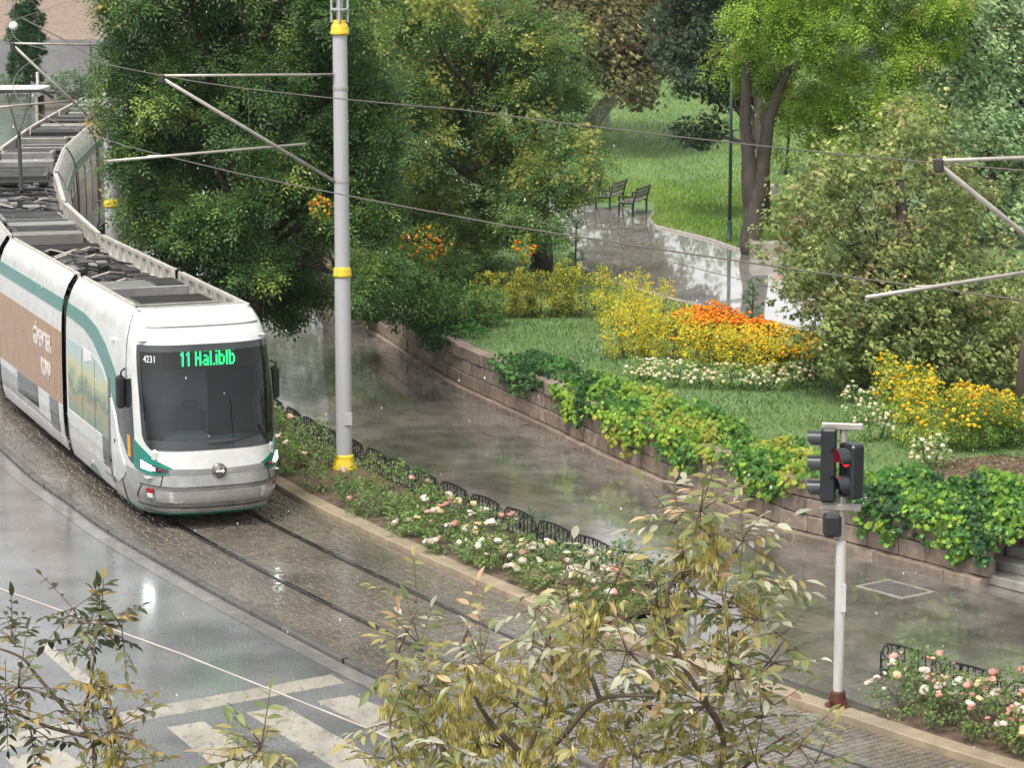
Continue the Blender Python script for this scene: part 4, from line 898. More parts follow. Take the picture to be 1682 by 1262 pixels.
# ------------------------------------------------------------------ traffic light
TL = at(1376, 1160, .12); tl = thing('traffic_light', 'white traffic light pole with two black signal heads, one showing red', 'traffic light', TL); tl.scale = (1.0, 1.0, 1.065)
mb = MB(); mb.lathe([(.17, 0), (.17, .015), (.10, .02), (.098, .17), (.085, .19)], 16)
for k in range(4): mb.box((.125 * math.cos(k * 1.57 + .7), .125 * math.sin(k * 1.57 + .7), .04), (.05, .02, .09), k * 1.57 + .7)
build(mb, 'pole_foot', M['rust'], tl)
mb = MB(); mb.lathe([(.066, .17), (.066, 2.02), (.058, 2.04)], 20); o = build(mb, 'lower_pole', M['tlwhite'], tl); smooth_by_angle(o)
mb = MB(); mb.lathe([(.046, 2.0), (.046, 3.46)], 16); o = build(mb, 'upper_pole', M['galv'], tl); smooth_by_angle(o)
def signal_head(name, c, rz, lens, w=.30, h=.92, n=3):
    mb = MB(); mb.cbox((0, 0, 0), (.20, w, h), .03); hd = build(mb, name, M['tlblack'], tl); hd.location = c; hd.rotation_euler = (0, 0, rz)
    for k in range(n):
        z = h / 2 - h / n * (k + .5); mb = MB(); R_ = w * .40; rows = []
        for xx in (.09, .27):
            rows.append([(xx + (.0 if xx < .1 else -.10 * max(0, -math.sin(a))), R_ * math.cos(a), z + R_ * math.sin(a)) for a in np.linspace(-.6, math.pi + .6, 16)])
        rows2 = [[(p[0], p[1] * .94, (p[2] - z) * .94 + z) for p in row] for row in rows]; mb.grid(rows); mb.grid(rows2); build(mb, 'visor', M['tlvisor'], hd, True)
        mb = MB(); mb.lathe([(0, .018), (R_ * .55, .013), (R_ * .92, 0), (R_ * .92, -.02)], 18); mb.v = [(.105 + b, a_, z + c_) for a_, c_, b in mb.v]; build(mb, 'lens', M[lens[k]], hd, True)
    return hd
signal_head('signal_head', (-.185, -.02, 2.98), math.pi - .12, ['darkglass'] * 3, .26, .90)
signal_head('signal_head', (.10, -.10, 2.92), -2.62, ['redlit', 'darkglass'], .30, .66, 2)
for (z, sgn) in ((3.44, 1), (2.46, 1)):
    mb = MB(); mb.cbox((-.02, -.03, z), (.52, .07, .08), .01, -.18); build(mb, 'bracket', M['galv'], tl)
mb = MB(); mb.cbox((-.125, -.02, 2.24), (.22, .22, .27), .03); build(mb, 'signal_box', M['tlblack'], tl)
mb = MB(); mb.box((.035, -.05, 1.35), (.06, .06, .34)); build(mb, 'pole_sticker', M['panelgrey'], tl)

# ------------------------------------------------------------------ iron fences
def fence_panel_mesh(L=1.16):
    mb = MB(); H = .46
    def top(x): return H * (.90 + .10 * math.sin(math.pi * (x / L)))
    mb.tube([(0, 0, .06), (L, 0, .06)], .016, 5); mb.tube([(x, 0, top(x)) for x in np.linspace(.12, L - .12, 12)], .017, 5)
    for k in range(7):
        x = .2 + (L - .4) * k / 6; mb.tube([(x, 0, .06), (x, 0, top(x))], .010, 4)
    for k in range(5):
        x = .24 + (L - .48) * k / 4; sg = 1 if k % 2 else -1; mb.tube([(x + sg * (.085 - .006 * i) * math.cos(a), 0, .40 + (.085 - .006 * i) * math.sin(a)) for i, a in enumerate(np.linspace(-1.5, 4.5, 11))], .010, 4)
    for k in range(4):
        x = .28 + (L - .56) * k / 3; mb.tube([(x + .07 * math.cos(a), 0, .22 + .07 * math.sin(a)) for a in np.linspace(0, 6.28, 11)], .012, 4)
    for sg, x0 in ((1, .0), (-1, L)):
        mb.tube([(x0 + sg * (.12 - .11 * (1 - i / 16) * math.cos(a)), 0, .33 + .11 * (1 - i / 24) * math.sin(a)) for i, a in enumerate(np.linspace(-2.2, 4.2, 16))], .011, 5)
        mb.tube([(x0 + sg * (.10 + .08 * math.cos(a)), 0, .14 + .08 * math.sin(a)) for a in np.linspace(0, 6.28, 11)], .010, 5)
        mb.tube([(x0 + sg * .01, 0, -.05), (x0 + sg * .01, 0, .30)], .014, 5)
    return mb.mesh('panel', M['iron'])
PANEL = fence_panel_mesh()
def iron_fence(label, sa, sb, off):
    a = track(sa, off); t = thing('iron_fence', label, 'fence', (a[0], a[1], .14)); s_ = sa
    while s_ < sb:
        p, q = track(s_, off), track(s_ + 1.18, off); o = obj('panel', PANEL, t, (p[0] - a[0], p[1] - a[1], 0)); o.rotation_euler = (0, 0, math.atan2(q[1] - p[1], q[0] - p[0])); s_ += 1.2
    return t
def planter(name, sa, sb, off0, off1):
    mb = MB(); mb.grid([[(*track(s_, off0 - .06), .10), (*track(s_, off0 + .04), .135), (*track(s_, (off0 + off1) / 2), .17), (*track(s_, off1), .15)] for s_ in np.arange(sa, sb, .5)]); structure(build(mb, name, M['soil']))
    mb = MB(); pts = [(*track(s_, off1 + .05), .13) for s_ in np.arange(sa, sb, .5)]; mb.tube(pts, .07, 4); structure(build(mb, name + '_edging', M['kerb']))
SA, SB = arc_at_y(36.3), arc_at_y(60); planter('planter_bed', SA, SB, 2.07, 3.75); iron_fence('long black scrolled iron fence behind the roses, beside the grey pole', SA, SB, 3.66)
SC_, SD_ = arc_at_y(24.5), arc_at_y(32.0); planter('planter_bed_near', SC_, SD_, 2.07, 3.55); iron_fence('short black scrolled iron fence behind the roses at the lower right', SC_, SD_ - .3, 3.46)

# ------------------------------------------------------------------ rose bushes in the planters
def ellip(c, r): return (*c, *r)
ROSE = [(.035, .07, .022), (.065, .11, .032), (.12, .16, .055)]
flower_me = {}
for nm, c1, c2 in (('cream', (.78, .66, .42), (.74, .55, .30)), ('pink', (.76, .34, .28), (.70, .42, .36)), ('pale', (.80, .62, .52), (.76, .70, .62)), ('white', (.80, .78, .70), (.74, .70, .58)), ('red', (.62, .06, .05), (.5, .08, .04))):
    mb = MB(); mb.add(FLW[0], FLW[1]); flower_me[nm] = mb.mesh('blossom', leaf_mat('petal_' + nm, .5, .3, .3, (c1, c2)), True)
def rose_bush(label, c, r, blooms, kinds, seed, group):
    rr = random.Random(seed); t = thing('rose_bush', label, 'bush', c, 0, group)
    mb = MB()
    for k in range(7):
        a = rr.uniform(0, 6.28); mb.tube([(0, 0, -.05), (r[0] * .3 * math.cos(a), r[1] * .3 * math.sin(a), r[2] * .6), (r[0] * .7 * math.cos(a), r[1] * .7 * math.sin(a), r[2] * 1.3)], [.010, .008, .004], 5)
    build(mb, 'stems', M['twig'], t)
    st = [tuple(np.array(q) * rr.uniform(.85, 1.2) * np.array((rr.uniform(.9, 1.3), 1, 1))) for q in ROSE]
    g = clumps([(0, 0, r[2] * .95, r[0], r[1], r[2] * .95)] + [(rr.uniform(-.5, .5) * r[0], rr.uniform(-.5, .5) * r[1], r[2] * rr.uniform(1.5, 2.0), r[0] * .3, r[1] * .3, r[2] * .4) for _ in range(2)], 26, .10, 13, st, KITEW, .060, .15, .55)
    obj('foliage', np_mesh('foliage', [g], M['leaf']), t, kind='stuff')
    done = 0; tries = 0
    while done < blooms and tries < 200:
        tries += 1; a = rr.uniform(0, 6.28); e = rr.uniform(.15, 1.3)
        if math.sin(a) > .55 and rr.random() < .7: continue
        n_ = rr.choice((1, 1, 2, 3)); kd = rr.choice(kinds)
        for q in range(n_):
            p = Vector((r[0] * math.cos(a) * math.cos(e), r[1] * math.sin(a) * math.cos(e), r[2] * .95 * (1 + 1.02 * math.sin(e)))) + Vector((rr.uniform(-.06, .06), rr.uniform(-.06, .06), rr.uniform(-.03, .05))) * (q > 0)
            o = obj('blossom', flower_me[kd], t, p); s_ = rr.choice((rr.uniform(.06, .09), rr.uniform(.09, .15))); o.scale = (s_, s_, s_); o.rotation_euler = (rr.uniform(-.7, .5), rr.uniform(-.6, .6), rr.uniform(0, 6)); done += 1
ORD = 'first second third fourth fifth sixth seventh eighth ninth tenth eleventh twelfth thirteenth fourteenth fifteenth sixteenth seventeenth eighteenth nineteenth twentieth'.split() + ['twenty-%s' % q for q in 'first second third fourth fifth sixth seventh eighth ninth'.split()]
k = 0
for i, s_ in enumerate(np.arange(SA + .45, SB - 5, .78)):
    for j, off in enumerate((2.44, 3.1)):
        x, y = track(s_ + (.35 if j else 0) + rnd.uniform(-.12, .12), off + rnd.uniform(-.1, .1))
        if math.hypot(x - P1[0], y - P1[1]) < .42: continue
        near = i < 9
        if math.hypot(x - P1[0] + .2, y - P1[1] + .8) < .75: continue
        bl = rnd.randint(10, 18) if near else rnd.choice((0, 1, 1, 2, 3)); kinds = ['cream', 'pale', 'pale', 'pink', 'white'] if near else ['pink', 'cream', 'pale']
        if rnd.random() < .22: continue
        k += 1
        what = ('front' if j == 0 else 'fence-side')
        lab = '%s %s rose bush from the crossing in the long planter, %s' % (ORD[i], what, 'full of pale blooms' if near else 'nearly without blooms')
        rose_bush(lab, (x, y, .15), (rnd.uniform(.46, .60), rnd.uniform(.42, .54), rnd.uniform(.15, .27) if j == 0 else rnd.uniform(.18, .34)), bl, kinds, k, 'rose bushes in the long planter')
n_short = len(np.arange(SC_ + .3, SD_ - .2, .74))
for i, s_ in enumerate(np.arange(SC_ + .3, SD_ - .2, .74)):
    for j, off in enumerate((2.42, 3.0)):
        x, y = track(s_ + (.35 if j else 0), off + rnd.uniform(-.08, .08)); k += 1
        lab = '%s %s rose bush counted from the traffic light, in the short planter' % (ORD[n_short - 1 - i], 'kerb-side' if j == 0 else 'fence-side')
        rose_bush(lab, (x, y, .15), (rnd.uniform(.42, .54), rnd.uniform(.36, .46), rnd.uniform(.24, .38)), rnd.randint(12, 20), ['cream', 'pale', 'pink', 'white', 'pink'], k, 'rose bushes in the short planter')
def clipped_shrub(name, label, c, r, stops, size=.05, tmpl=KITE, dens=40, rc=.09, per=14, group=None, cat='shrub', accents=None, flowers=None, droop=0.05):
    t = thing(name, label, cat, c, 0, group); mb = MB(); mb.tube([(0, 0, -.05), (.02, 0, r[2])], [.03, .015], 6); build(mb, 'stem', M['twig'], t)
    g = [clumps([(0, 0, r[2], *r)], dens, rc, per, stops, tmpl, size, droop, .55, accents)]
    obj('foliage', np_mesh('foliage', g, M['leaf']), t, kind='stuff')
    if flowers:
        n, cols, fs = flowers; q = rdir(n); q[:, 2] = np.abs(q[:, 2]) * 1.0 - .15; q = nz(q); pos = q * np.array(r) * RNG.uniform(.92, 1.08, (n, 1)) + np.array((0, 0, r[2]))
        colr = np.array(cols)[RNG.integers(0, len(cols), n)] * RNG.uniform(.8, 1.15, (n, 1)); nn = q + np.array((0, 0, .8)); dd = np.cross(nn, RNG.normal(size=(n, 3)))
        obj('blossoms', np_mesh('blossoms', [(FLW, pos, dd, nn, fs * RNG.uniform(.8, 1.25, n), colr)], M['petal']), t, kind='stuff')
    return t
DG = [(.018, .05, .022), (.03, .075, .03), (.06, .11, .04)]
for (px, py, lab) in ((695, 808, 'small dark round shrub by the fence near the grey pole'), (878, 884, 'small dark round shrub by the fence among pink roses'), (1030, 935, 'small dark shrub by the fence end nearest the crossing')):
    p = at(px, py, .15); clipped_shrub('dwarf_shrub', lab, p, (.24, .24, .24), DG, .05, KITE, 60, .07, 12, 'dwarf shrubs along the fence')
# ------------------------------------------------------------------ flower beds behind the wall
HEDGE = [(.03, .05, .012), (.11, .125, .022), (.25, .235, .035), (.36, .32, .05)]
YG = [(.07, .09, .014), (.18, .18, .022), (.34, .30, .03), (.46, .39, .04)]
def mass(name, label, cat, px, py, w, h, depth, stops, tmpl, size, dens=34, rc=.13, per=16, flowers=None, group=None, accents=None, zb=PARK_Z, blobs=3, seed=0):
    """shrub seen with its foot at (px,py), w by h pixels"""
    r = random.Random(seed + int(px)); b = pz(px, py, zb); k = ppm(b[1], zb); W_, H_ = w / k, h / k
    t = thing(name, label, cat, b, 0, group); mb = MB()
    lobes = []
    for i in range(blobs):
        cx_ = (i - (blobs - 1) / 2) * W_ / blobs + r.uniform(-.04, .04) * W_; rz_ = H_ * r.uniform(.46, .56); lobes.append((cx_, depth * r.uniform(.3, .5), rz_ * .95, W_ / blobs * r.uniform(.62, .78), depth * r.uniform(.5, .62), rz_))
        mb.tube([(0, depth * .4, -.06), (cx_ * .5, depth * .4, .02), (cx_ + r.uniform(-.05, .05), depth * .4, H_ * .7)], [.03, .025, .012], 6)
    build(mb, 'stems', M['twig'], t)
    obj('foliage', np_mesh('foliage', [clumps(lobes, dens, rc, per, stops, tmpl, size, .05, .5, accents)], M['leafmatte']), t, kind='stuff')
    if flowers:
        n, cols, fs = flowers[:3]; L = np.array(lobes)[RNG.integers(0, len(lobes), n)]; q = rdir(n); q[:, 2] = np.abs(q[:, 2]) - .25; q[:, 1] -= .25; q = nz(q)
        pos = L[:, :3] + q * L[:, 3:6] * RNG.uniform(.95, 1.12, (n, 1)); nn = q * .6 + np.array((0, -.2, .9)); dd = np.cross(nn, RNG.normal(size=(n, 3)))
        colr = np.array(cols)[RNG.integers(0, len(cols), n)] * RNG.uniform(.85, 1.12, (n, 1))
        obj('blossoms', np_mesh('blossoms', [(FLW, pos, dd, nn, fs * RNG.uniform(.75, 1.25, n), colr)], M['petal']), t, kind='stuff')
    return t
ORANGE = [(.85, .26, .01), (.85, .36, .015), (.80, .19, .01)]; YEL = [(.80, .55, .02), (.78, .62, .05), (.80, .45, .02)]; CREAM = [(.80, .74, .50), (.78, .70, .42), (.80, .62, .40), (.80, .80, .66)]
for i, (px, py, w, h) in enumerate(((826, 524, 92, 78), (890, 524, 92, 84), (956, 524, 92, 90))):
    mass('boxwood_hedge', ['left end of the clipped yellow-tipped hedge under the flowering tree', 'middle stretch of the clipped yellow-tipped hedge below the tree trunk', 'right stretch of the clipped yellow-tipped hedge next to the golden shrubs'][i], 'hedge', px, py, w, h, .9, HEDGE, KITEW, .05, 46, .10, 16, None, 'clipped hedge sections', seed=i)
for i, (px, py, w, h) in enumerate(((1026, 540, 84, 90), (1066, 556, 84, 92), (1040, 592, 84, 96), (1105, 594, 84, 88), (1165, 606, 84, 76), (1225, 614, 84, 70), (1290, 620, 92, 68))):
    mass('golden_shrub', ['golden-green shrub at the right end of the clipped hedge', 'tall golden-green shrub left of the orange marigolds', 'low golden shrub at the left end of the cream roses', 'golden shrub directly below the orange marigolds', 'golden shrub in the middle behind the cream roses', 'golden shrub behind the cream roses, second from the olive tree', 'golden shrub touching the drooping olive-brown tree'][i], 'shrub', px, py, w, h, .8, YG, KITE, .055, 40, .11, 16, (60 if i > 1 else 12, YEL, .065), 'golden shrubs', seed=i)
def flower_patch(name, label, quad, n, hgt, cols, stops, fs=.055):
    """a bed of flowering plants filling a four-sided plot"""
    Q = [np.array(pz(*p)) for p in quad]; c = sum(Q) / 4; t = thing(name, label, 'flower bed', tuple(c))
    a, b = RNG.random((n, 1)), RNG.random((n, 1)); pos = (Q[0] * (1 - a) + Q[1] * a) * (1 - b) + (Q[3] * (1 - a) + Q[2] * a) * b - c
    up = pos + np.array((0, 0, 1.0)) * hgt * RNG.uniform(.75, 1.1, (n, 1)); nn = np.array((0, -.35, 1.0)) + RNG.normal(size=(n, 3)) * .3; dd = np.cross(nn, RNG.normal(size=(n, 3)))
    colr = np.array(cols)[RNG.integers(0, len(cols), n)] * RNG.uniform(.85, 1.1, (n, 1))
    m = n * 7; a, b = RNG.random((m, 1)), RNG.random((m, 1)); lp = (Q[0] * (1 - a) + Q[1] * a) * (1 - b) + (Q[3] * (1 - a) + Q[2] * a) * b - c; lp[:, 2] += RNG.random(m) * hgt * .9
    ld = RNG.normal(size=(m, 3)); ld[:, 2] = np.abs(ld[:, 2]) * .6 + .2
    obj('foliage', np_mesh('foliage', [(KITE, lp, ld, RNG.normal(size=(m, 3)) + np.array((0, 0, 1.2)), .10 * RNG.uniform(.7, 1.3, m), lerp_col(RNG.random(m), stops))], M['leafmatte']), t, kind='stuff')
    obj('blossoms', np_mesh('blossoms', [(FLW, up, dd, nn, fs * RNG.uniform(.75, 1.3, n), colr)], M['petal']), t, kind='stuff')
    return t
GRN = [(.05, .09, .02), (.10, .14, .03), (.17, .20, .05)]
flower_patch('marigold_bed', 'dense bed of orange marigolds along the wet park path', [(1098, 562), (1150, 576), (1280, 580), (1170, 540)], 620, .62, ORANGE, GRN, .085)
flower_patch('marigold_bed', 'bed of yellow-orange marigolds between the orange ones and the olive tree', [(1150, 596), (1345, 632), (1356, 604), (1262, 572)], 760, .58, YEL + [(.85, .40, .015)], GRN, .075)
for i, (px, py, w, h) in enumerate(((1060, 628, 54, 40), (1108, 638, 56, 42), (1160, 640, 56, 42), (1212, 642, 56, 42), (1264, 644, 56, 42), (1312, 640, 54, 42))):
    mass('cream_rose_bush', ['leftmost cream rose bush', 'second cream rose bush from the left', 'third cream rose bush from the left', 'fourth cream rose bush from the left', 'fifth cream rose bush from the left', 'rightmost cream rose bush'][i] + ' in the row in front of the golden shrubs', 'bush', px, py, w, h, .6, [(.04, .09, .025), (.09, .15, .04), (.18, .22, .08)], KITEW, .055, 34, .10, 13, (46, CREAM, .075), 'cream roses in front of the golden shrubs', blobs=2, seed=i)
for i, (px, py, w, h) in enumerate(((1415, 700, 52, 64), (1442, 726, 56, 60), (1530, 772, 60, 54))):
    mass('cream_rose_bush', ['cream rose bush left of the big yellow shrub, under the olive tree', 'cream rose bush at the left foot of the big yellow shrub', 'small cream rose bush at the front edge of the bare soil'][i], 'bush', px, py, w, h, .5, [(.05, .10, .03), (.12, .17, .06), (.20, .25, .10)], KITEW, .055, 34, .10, 13, (30, CREAM, .075), 'cream roses beside the yellow shrub', blobs=2, seed=i)
YG2 = [(.05, .08, .012), (.12, .16, .02), (.24, .24, .03), (.36, .33, .04)]
for i, (px, py, w, h, fl) in enumerate(((1490, 700, 90, 108, 90), (1540, 745, 110, 120, 40), (1600, 745, 90, 100, 12), (1655, 740, 90, 90, 8))):
    mass('yellow_shrub', ['yellow flowering shrub nearest the drooping olive tree', 'large yellow-green shrub in the middle of the right bed', 'dark green shrub under the orange-dotted flowers', 'dark green shrub at the right edge above the soil'][i], 'shrub', px, py, w, h, .9, YG2 if i < 2 else [(.03, .06, .012), (.06, .11, .02), (.12, .17, .03)], KITE, .055, 42, .11, 16, (fl * 2, YEL, .07), 'shrubs in the right bed', seed=i)
flower_patch('marigold_bed', 'bed of small yellow and orange flowers at the right edge', [(1560, 702), (1680, 742), (1690, 690), (1570, 668)], 560, .48, YEL + YEL + ORANGE[1:2], GRN, .07)
# grass blades on the bed lawns and tufts farther back
def grass(name, label, quads, n, L, stops, zf=None):
    P = []
    for quad, wt in quads:
        Q = [np.array(pz(*p)) for p in quad]; m = int(n * wt); a, b = RNG.random((m, 1)), RNG.random((m, 1)); P.append((Q[0] * (1 - a) + Q[1] * a) * (1 - b) + (Q[3] * (1 - a) + Q[2] * a) * b)
    P = np.concatenate(P); RW = [pz(*p)[:2] for p in R_]; xl = np.array([interp(LW, y) for y in P[:, 1]]); xr_ = np.array([interp(RW, y) for y in P[:, 1]]); P = P[~((P[:, 0] > xl - .05) & (P[:, 0] < xr_ + .05) & (P[:, 1] < max(p[1] for p in LW)))]; m = len(P); P[:, 2] = PARK_Z + np.maximum(0, P[:, 1] - 93) * .055 - .01
    d = RNG.normal(size=(m, 3)) * .55; d[:, 2] = 1.0; u_ = np.clip(.5 + .22 * np.sin(P[:, 0] * 1.7 + np.sin(P[:, 1] * 1.1)) + RNG.normal(size=m) * .22, 0, 1)
    o = obj(name, np_mesh(name, [(T_kite(.18), P, d, RNG.normal(size=(m, 3)), L * RNG.uniform(.6, 1.3, m), lerp_col(u_, stops))], M['leafmatte']), None, kind='stuff', label=label, category='grass'); return o
LW = [pz(*p)[:2] for p in L_]
def bed_pts(n):
    out = []
    while len(out) < n:
        y = RNG.uniform(41.6, 88); x0, x1 = interp(WALL, y) + .32, interp(LW, y) - .15
        if x1 > x0: out += [(x, y + RNG.uniform(-.2, .2), PARK_Z - .01) for x in RNG.uniform(x0, x1, int(40 * (x1 - x0) / 8) + 1) if 1262 - 0 > 0 and x < .2 * y]
    return np.array(out)
P = bed_pts(72000); P = P[~((P[:, 0] > pz(1560, 790)[0]) & (P[:, 1] < pz(1560, 752)[1]))]; m = len(P); d = RNG.normal(size=(m, 3)) * .55; d[:, 2] = 1.0
u_ = np.clip(.45 + .25 * np.sin(P[:, 0] * 1.3 + 2 * np.sin(P[:, 1] * .7)) + RNG.normal(size=m) * .22, 0, 1)
obj('grass', np_mesh('grass', [(T_kite(.16), P, d, RNG.normal(size=(m, 3)), .11 * RNG.uniform(.5, 1.4, m), lerp_col(u_, [(.08, .14, .04), (.15, .25, .07), (.26, .34, .13)]))], M['leafmatte']), None, kind='stuff', label='short grass of the bed between the vines and the flower shrubs', category='grass')
grass('park_grass', 'bright green park lawn behind the benches and the tall trunk', [([(940, 370), (1260, 424), (1340, 300), (950, 300)], .4), ([(930, 300), (1400, 300), (1400, 165), (930, 165)], .6)], 42000, .16, [(.14, .26, .04), (.24, .38, .06), (.36, .46, .11)])

m = 2600; Q = [np.array(pz(*p)) for p in ((1480, 800), (1760, 880), (1760, 745), (1520, 752))]; a, b = RNG.random((m, 1)), RNG.random((m, 1)); P = (Q[0] * (1 - a) + Q[1] * a) * (1 - b) + (Q[3] * (1 - a) + Q[2] * a) * b
obj('leaf_litter', np_mesh('leaf_litter', [(KITEW, P + np.array((0, 0, .02)), RNG.normal(size=(m, 3)) * np.array((1, 1, .3)), RNG.normal(size=(m, 3)) * .5 + np.array((0, 0, 1)), .06 * RNG.uniform(.4, 1.3, m), lerp_col(RNG.random(m), [(.05, .035, .025), (.22, .15, .08), (.42, .32, .2), (.10, .16, .05)]))], M['leafmatte']), None, kind='stuff', label='leaf litter and weeds on the bare soil', category='leaf litter')
# ------------------------------------------------------------------ vines hanging over the wall
vine_me = []
for m in M['vine']:
    mb = MB(); mb.add(VINE[0], VINE[1]); vine_me.append(mb.mesh('leaf', m))
def vine(label, px, py, w, h, kinds, n, seed, hang=.55):
    """a vine clump whose top sits behind the wall at (px,py); it spills h pixels down the face"""
    r = random.Random(seed); b = at(px, py, 1.12); s_ = float(np.interp(-b[1], [-p[1] for p in WP], wl_s)); k = ppm(b[1], .9); x0, y0, a = wall_at(s_, .12); W_, H_ = w / k, h / k
    t = thing('grape_vine', label, 'vine', (x0, y0, 1.0), 0, 'vines spilling over the retaining wall'); ca, sa = math.cos(a), math.sin(a)
    if ca < 0: ca, sa = -ca, -sa
    nx, ny = (-sa, ca) if -sa > 0 else (sa, -ca)               # into the bed
    def w2(u_, v_, z_): return Vector((ca * u_ + nx * v_, sa * u_ + ny * v_, z_))
    mb = MB()
    for i in range(7):
        uu = r.uniform(-.42, .42) * W_; mb.tube([w2(uu, .5, .02), w2(uu * 1.05, .1, .22), w2(uu * 1.1 + r.uniform(-.1, .1), -.16, .0), w2(uu * 1.1, -.20, -H_ * r.uniform(.2, .5))], [.015, .013, .010, .005], 5)
    build(mb, 'stems', M['twig'], t)
    pos, dd, nn = [], [], []
    W_ *= 1.8
    for i in range(n * 13):
        uu = r.gauss(0, .26) * W_; uu = max(-W_ * .55, min(W_ * .55, uu)); lim = H_ * (.55 + .45 * abs(math.sin(uu * 5 + seed))) * (1 - .6 * abs(2 * uu / W_) ** 2)
        q = r.random(); bump_ = .5 + .5 * math.sin(uu * 3.7 + seed * 1.9) * math.sin(uu * 7.9 + seed)
        if r.random() > .55 + .6 * bump_: continue
        if q < .60: al = r.uniform(0, math.pi); dome = max(.12, 1 - (1.75 * uu / W_) ** 2) ** .5; k_ = r.uniform(.72, 1.0); v_, z_ = .42 - .62 * math.cos(al) * k_ * dome, .06 + hang * math.sin(al) * k_ * dome * (.6 + .55 * bump_)
        elif q < .76: v_, z_ = r.uniform(-.26, .1), r.uniform(-.02, .34)
        else: v_, z_ = -.16 - r.uniform(0, .12), .12 - .95 * lim * r.random() ** 1.6
        pos.append(w2(uu, v_, z_)); f = Vector((-nx * .7, -ny * .7 - .3, .0)) if q > .60 else Vector((-nx * .3, -ny * .3 - .25, .6))
        dd.append((r.uniform(-.6, .6), r.uniform(-.6, .3), -.75 + r.uniform(-.2, .5))); nn.append((f.x + r.uniform(-.5, .5), f.y + r.uniform(-.5, .4), f.z + r.uniform(.1, .8)))
    pos, dd, nn = np.array([tuple(p) for p in pos]), np.array(dd), np.array(nn); R_ = frames(dd, nn); order = np.argsort(pos[:, 0] * nx + pos[:, 1] * ny)   # outermost first
    ph = r.uniform(0, 6); kd = np.array([kinds[int((.5 + .5 * math.sin(p[0] * 4.1 + p[2] * 3 + ph + 1.2 * math.sin(p[1] * 3.3 + ph))) * .999 * len(kinds))] if r.random() < .7 else r.choice(kinds) for p in pos]); sc = np.array([r.uniform(.07, .135) for _ in pos])
    for i in order[:n]:
        o = obj('leaf', vine_me[kd[i]], t, tuple(pos[i])); o.rotation_euler = Matrix(R_[i].tolist()).to_euler(); o.scale = (sc[i],) * 3
    rest = order[n:]; base = np.array([(.18, .33, .04), (.06, .18, .03), (.03, .09, .025), (.33, .36, .055)])[kd[rest]] * RNG.uniform(.75, 1.25, (len(rest), 1))
    obj('leaves', np_mesh('leaves', [(VINE, pos[rest], dd[rest], nn[rest], sc[rest], base)], M['leaf']), t, kind='stuff')
vine('dark vine hanging over the far end of the wall below the flowering tree', 700, 540, 110, 40, [2, 2, 1], 90, 1, .30)
vine('dark green vine spilling over the wall left of the bed lawn', 850, 605, 110, 44, [2, 2, 1], 110, 2, .40)
vine('green vine on the wall just left of the brightest vine', 925, 645, 100, 56, [2, 1, 0, 0], 120, 3, .5)
vine('bright yellow-green vine with leaves trailing low on the wall', 1010, 680, 120, 72, [1, 0, 0, 0, 3], 150, 4, .62)
vine('lime green vine right of the brightest one, above the plinth', 1110, 715, 120, 66, [1, 0, 0, 0, 3], 150, 5, .62)
vine('mid green vine between the lime vine and the traffic light', 1235, 762, 130, 60, [1, 1, 0, 0, 3], 150, 6, .46)
vine('green vine trailing down behind the traffic light pole', 1370, 815, 120, 84, [2, 1, 0, 1], 150, 7, .5)
vine('large bright green vine mound right of the traffic light', 1480, 845, 120, 90, [2, 1, 0, 1, 0], 240, 8, .75)
vine('rounded green vine mound next to the stone steps', 1560, 862, 84, 70, [2, 1, 0, 1], 220, 9, .72)

# ------------------------------------------------------------------ park furniture
def bench(label, c, rz):
    t = thing('park_bench', label, 'bench', c, rz, 'park benches by the path')
    for y in (-.72, .72):
        mb = MB(); mb.box((-.24, y, .31), (.05, .05, .62)); mb.box((.22, y, .22), (.05, .05, .44)); mb.tube([(.22, y, .42), (.34, y, .90)], .028, 6); mb.box((-.0, y, .62), (.52, .05, .04)); mb.box((-.02, y, .41), (.46, .045, .045)); mb.tube([(.0 + .07 * math.cos(a), y, .52 + .07 * math.sin(a)) for a in np.linspace(0, 6.28, 10)], .012, 4); build(mb, 'side_frame', M['iron'], t)
    for k in range(4): mb = MB(); mb.cbox((-.20 + k * .125, 0, .45), (.10, 1.56, .032), .006); build(mb, 'seat_slat', M['slat'], t)
    for k in range(3): mb = MB(); mb.cbox((.245 + k * .034, 0, .60 + k * .12), (.03, 1.56, .095), .006); build(mb, 'back_slat', M['slat'], t)
b1, b2, b3 = pz(1040, 352), pz(1002, 342), pz(962, 334)
bench('nearer dark iron bench with grey slats beside the park path', b1, -.34); bench('farther dark iron bench half behind the flowering tree', b2, -.34); bench('farthest dark iron bench, almost hidden by the flowering tree', b3, -.34)
LP = pz(1198, 396); t = thing('lamp_post', 'tall dark green lamp post standing beside the forked tree trunk', 'lamp post', LP)
mb = MB(); mb.lathe([(.13, 0), (.12, .08), (.075, .12), (.070, .55), (.058, .60)], 14); build(mb, 'post_base', M['greenpost'], t, True)
mb = MB(); mb.lathe([(.055, .55), (.040, 5.2)], 12); build(mb, 'post', M['greenpost'], t, True)
mb = MB(); mb.lathe([(.05, 5.2), (.13, 5.3), (.15, 5.5), (.06, 5.62), (.02, 5.7)], 12); build(mb, 'lantern', M['greenpost'], t, True)
mb = MB(); c = pz(1262, 424); mb.cbox((0, 0, .22), (1.0, .5, .48), .04); o = build(mb, 'stone_block_seat', M['kerb']); o.location = c; o['label'] = 'low pale stone block at the foot of the forked tree trunk'; o['category'] = 'stone block'
o = obj('stone_block_seat', o.data, None, pz(1268, 330)); o.scale = (.6, .8, 1.2); o['label'] = 'grey stone block half hidden behind the olive-brown tree'; o['category'] = 'stone block'
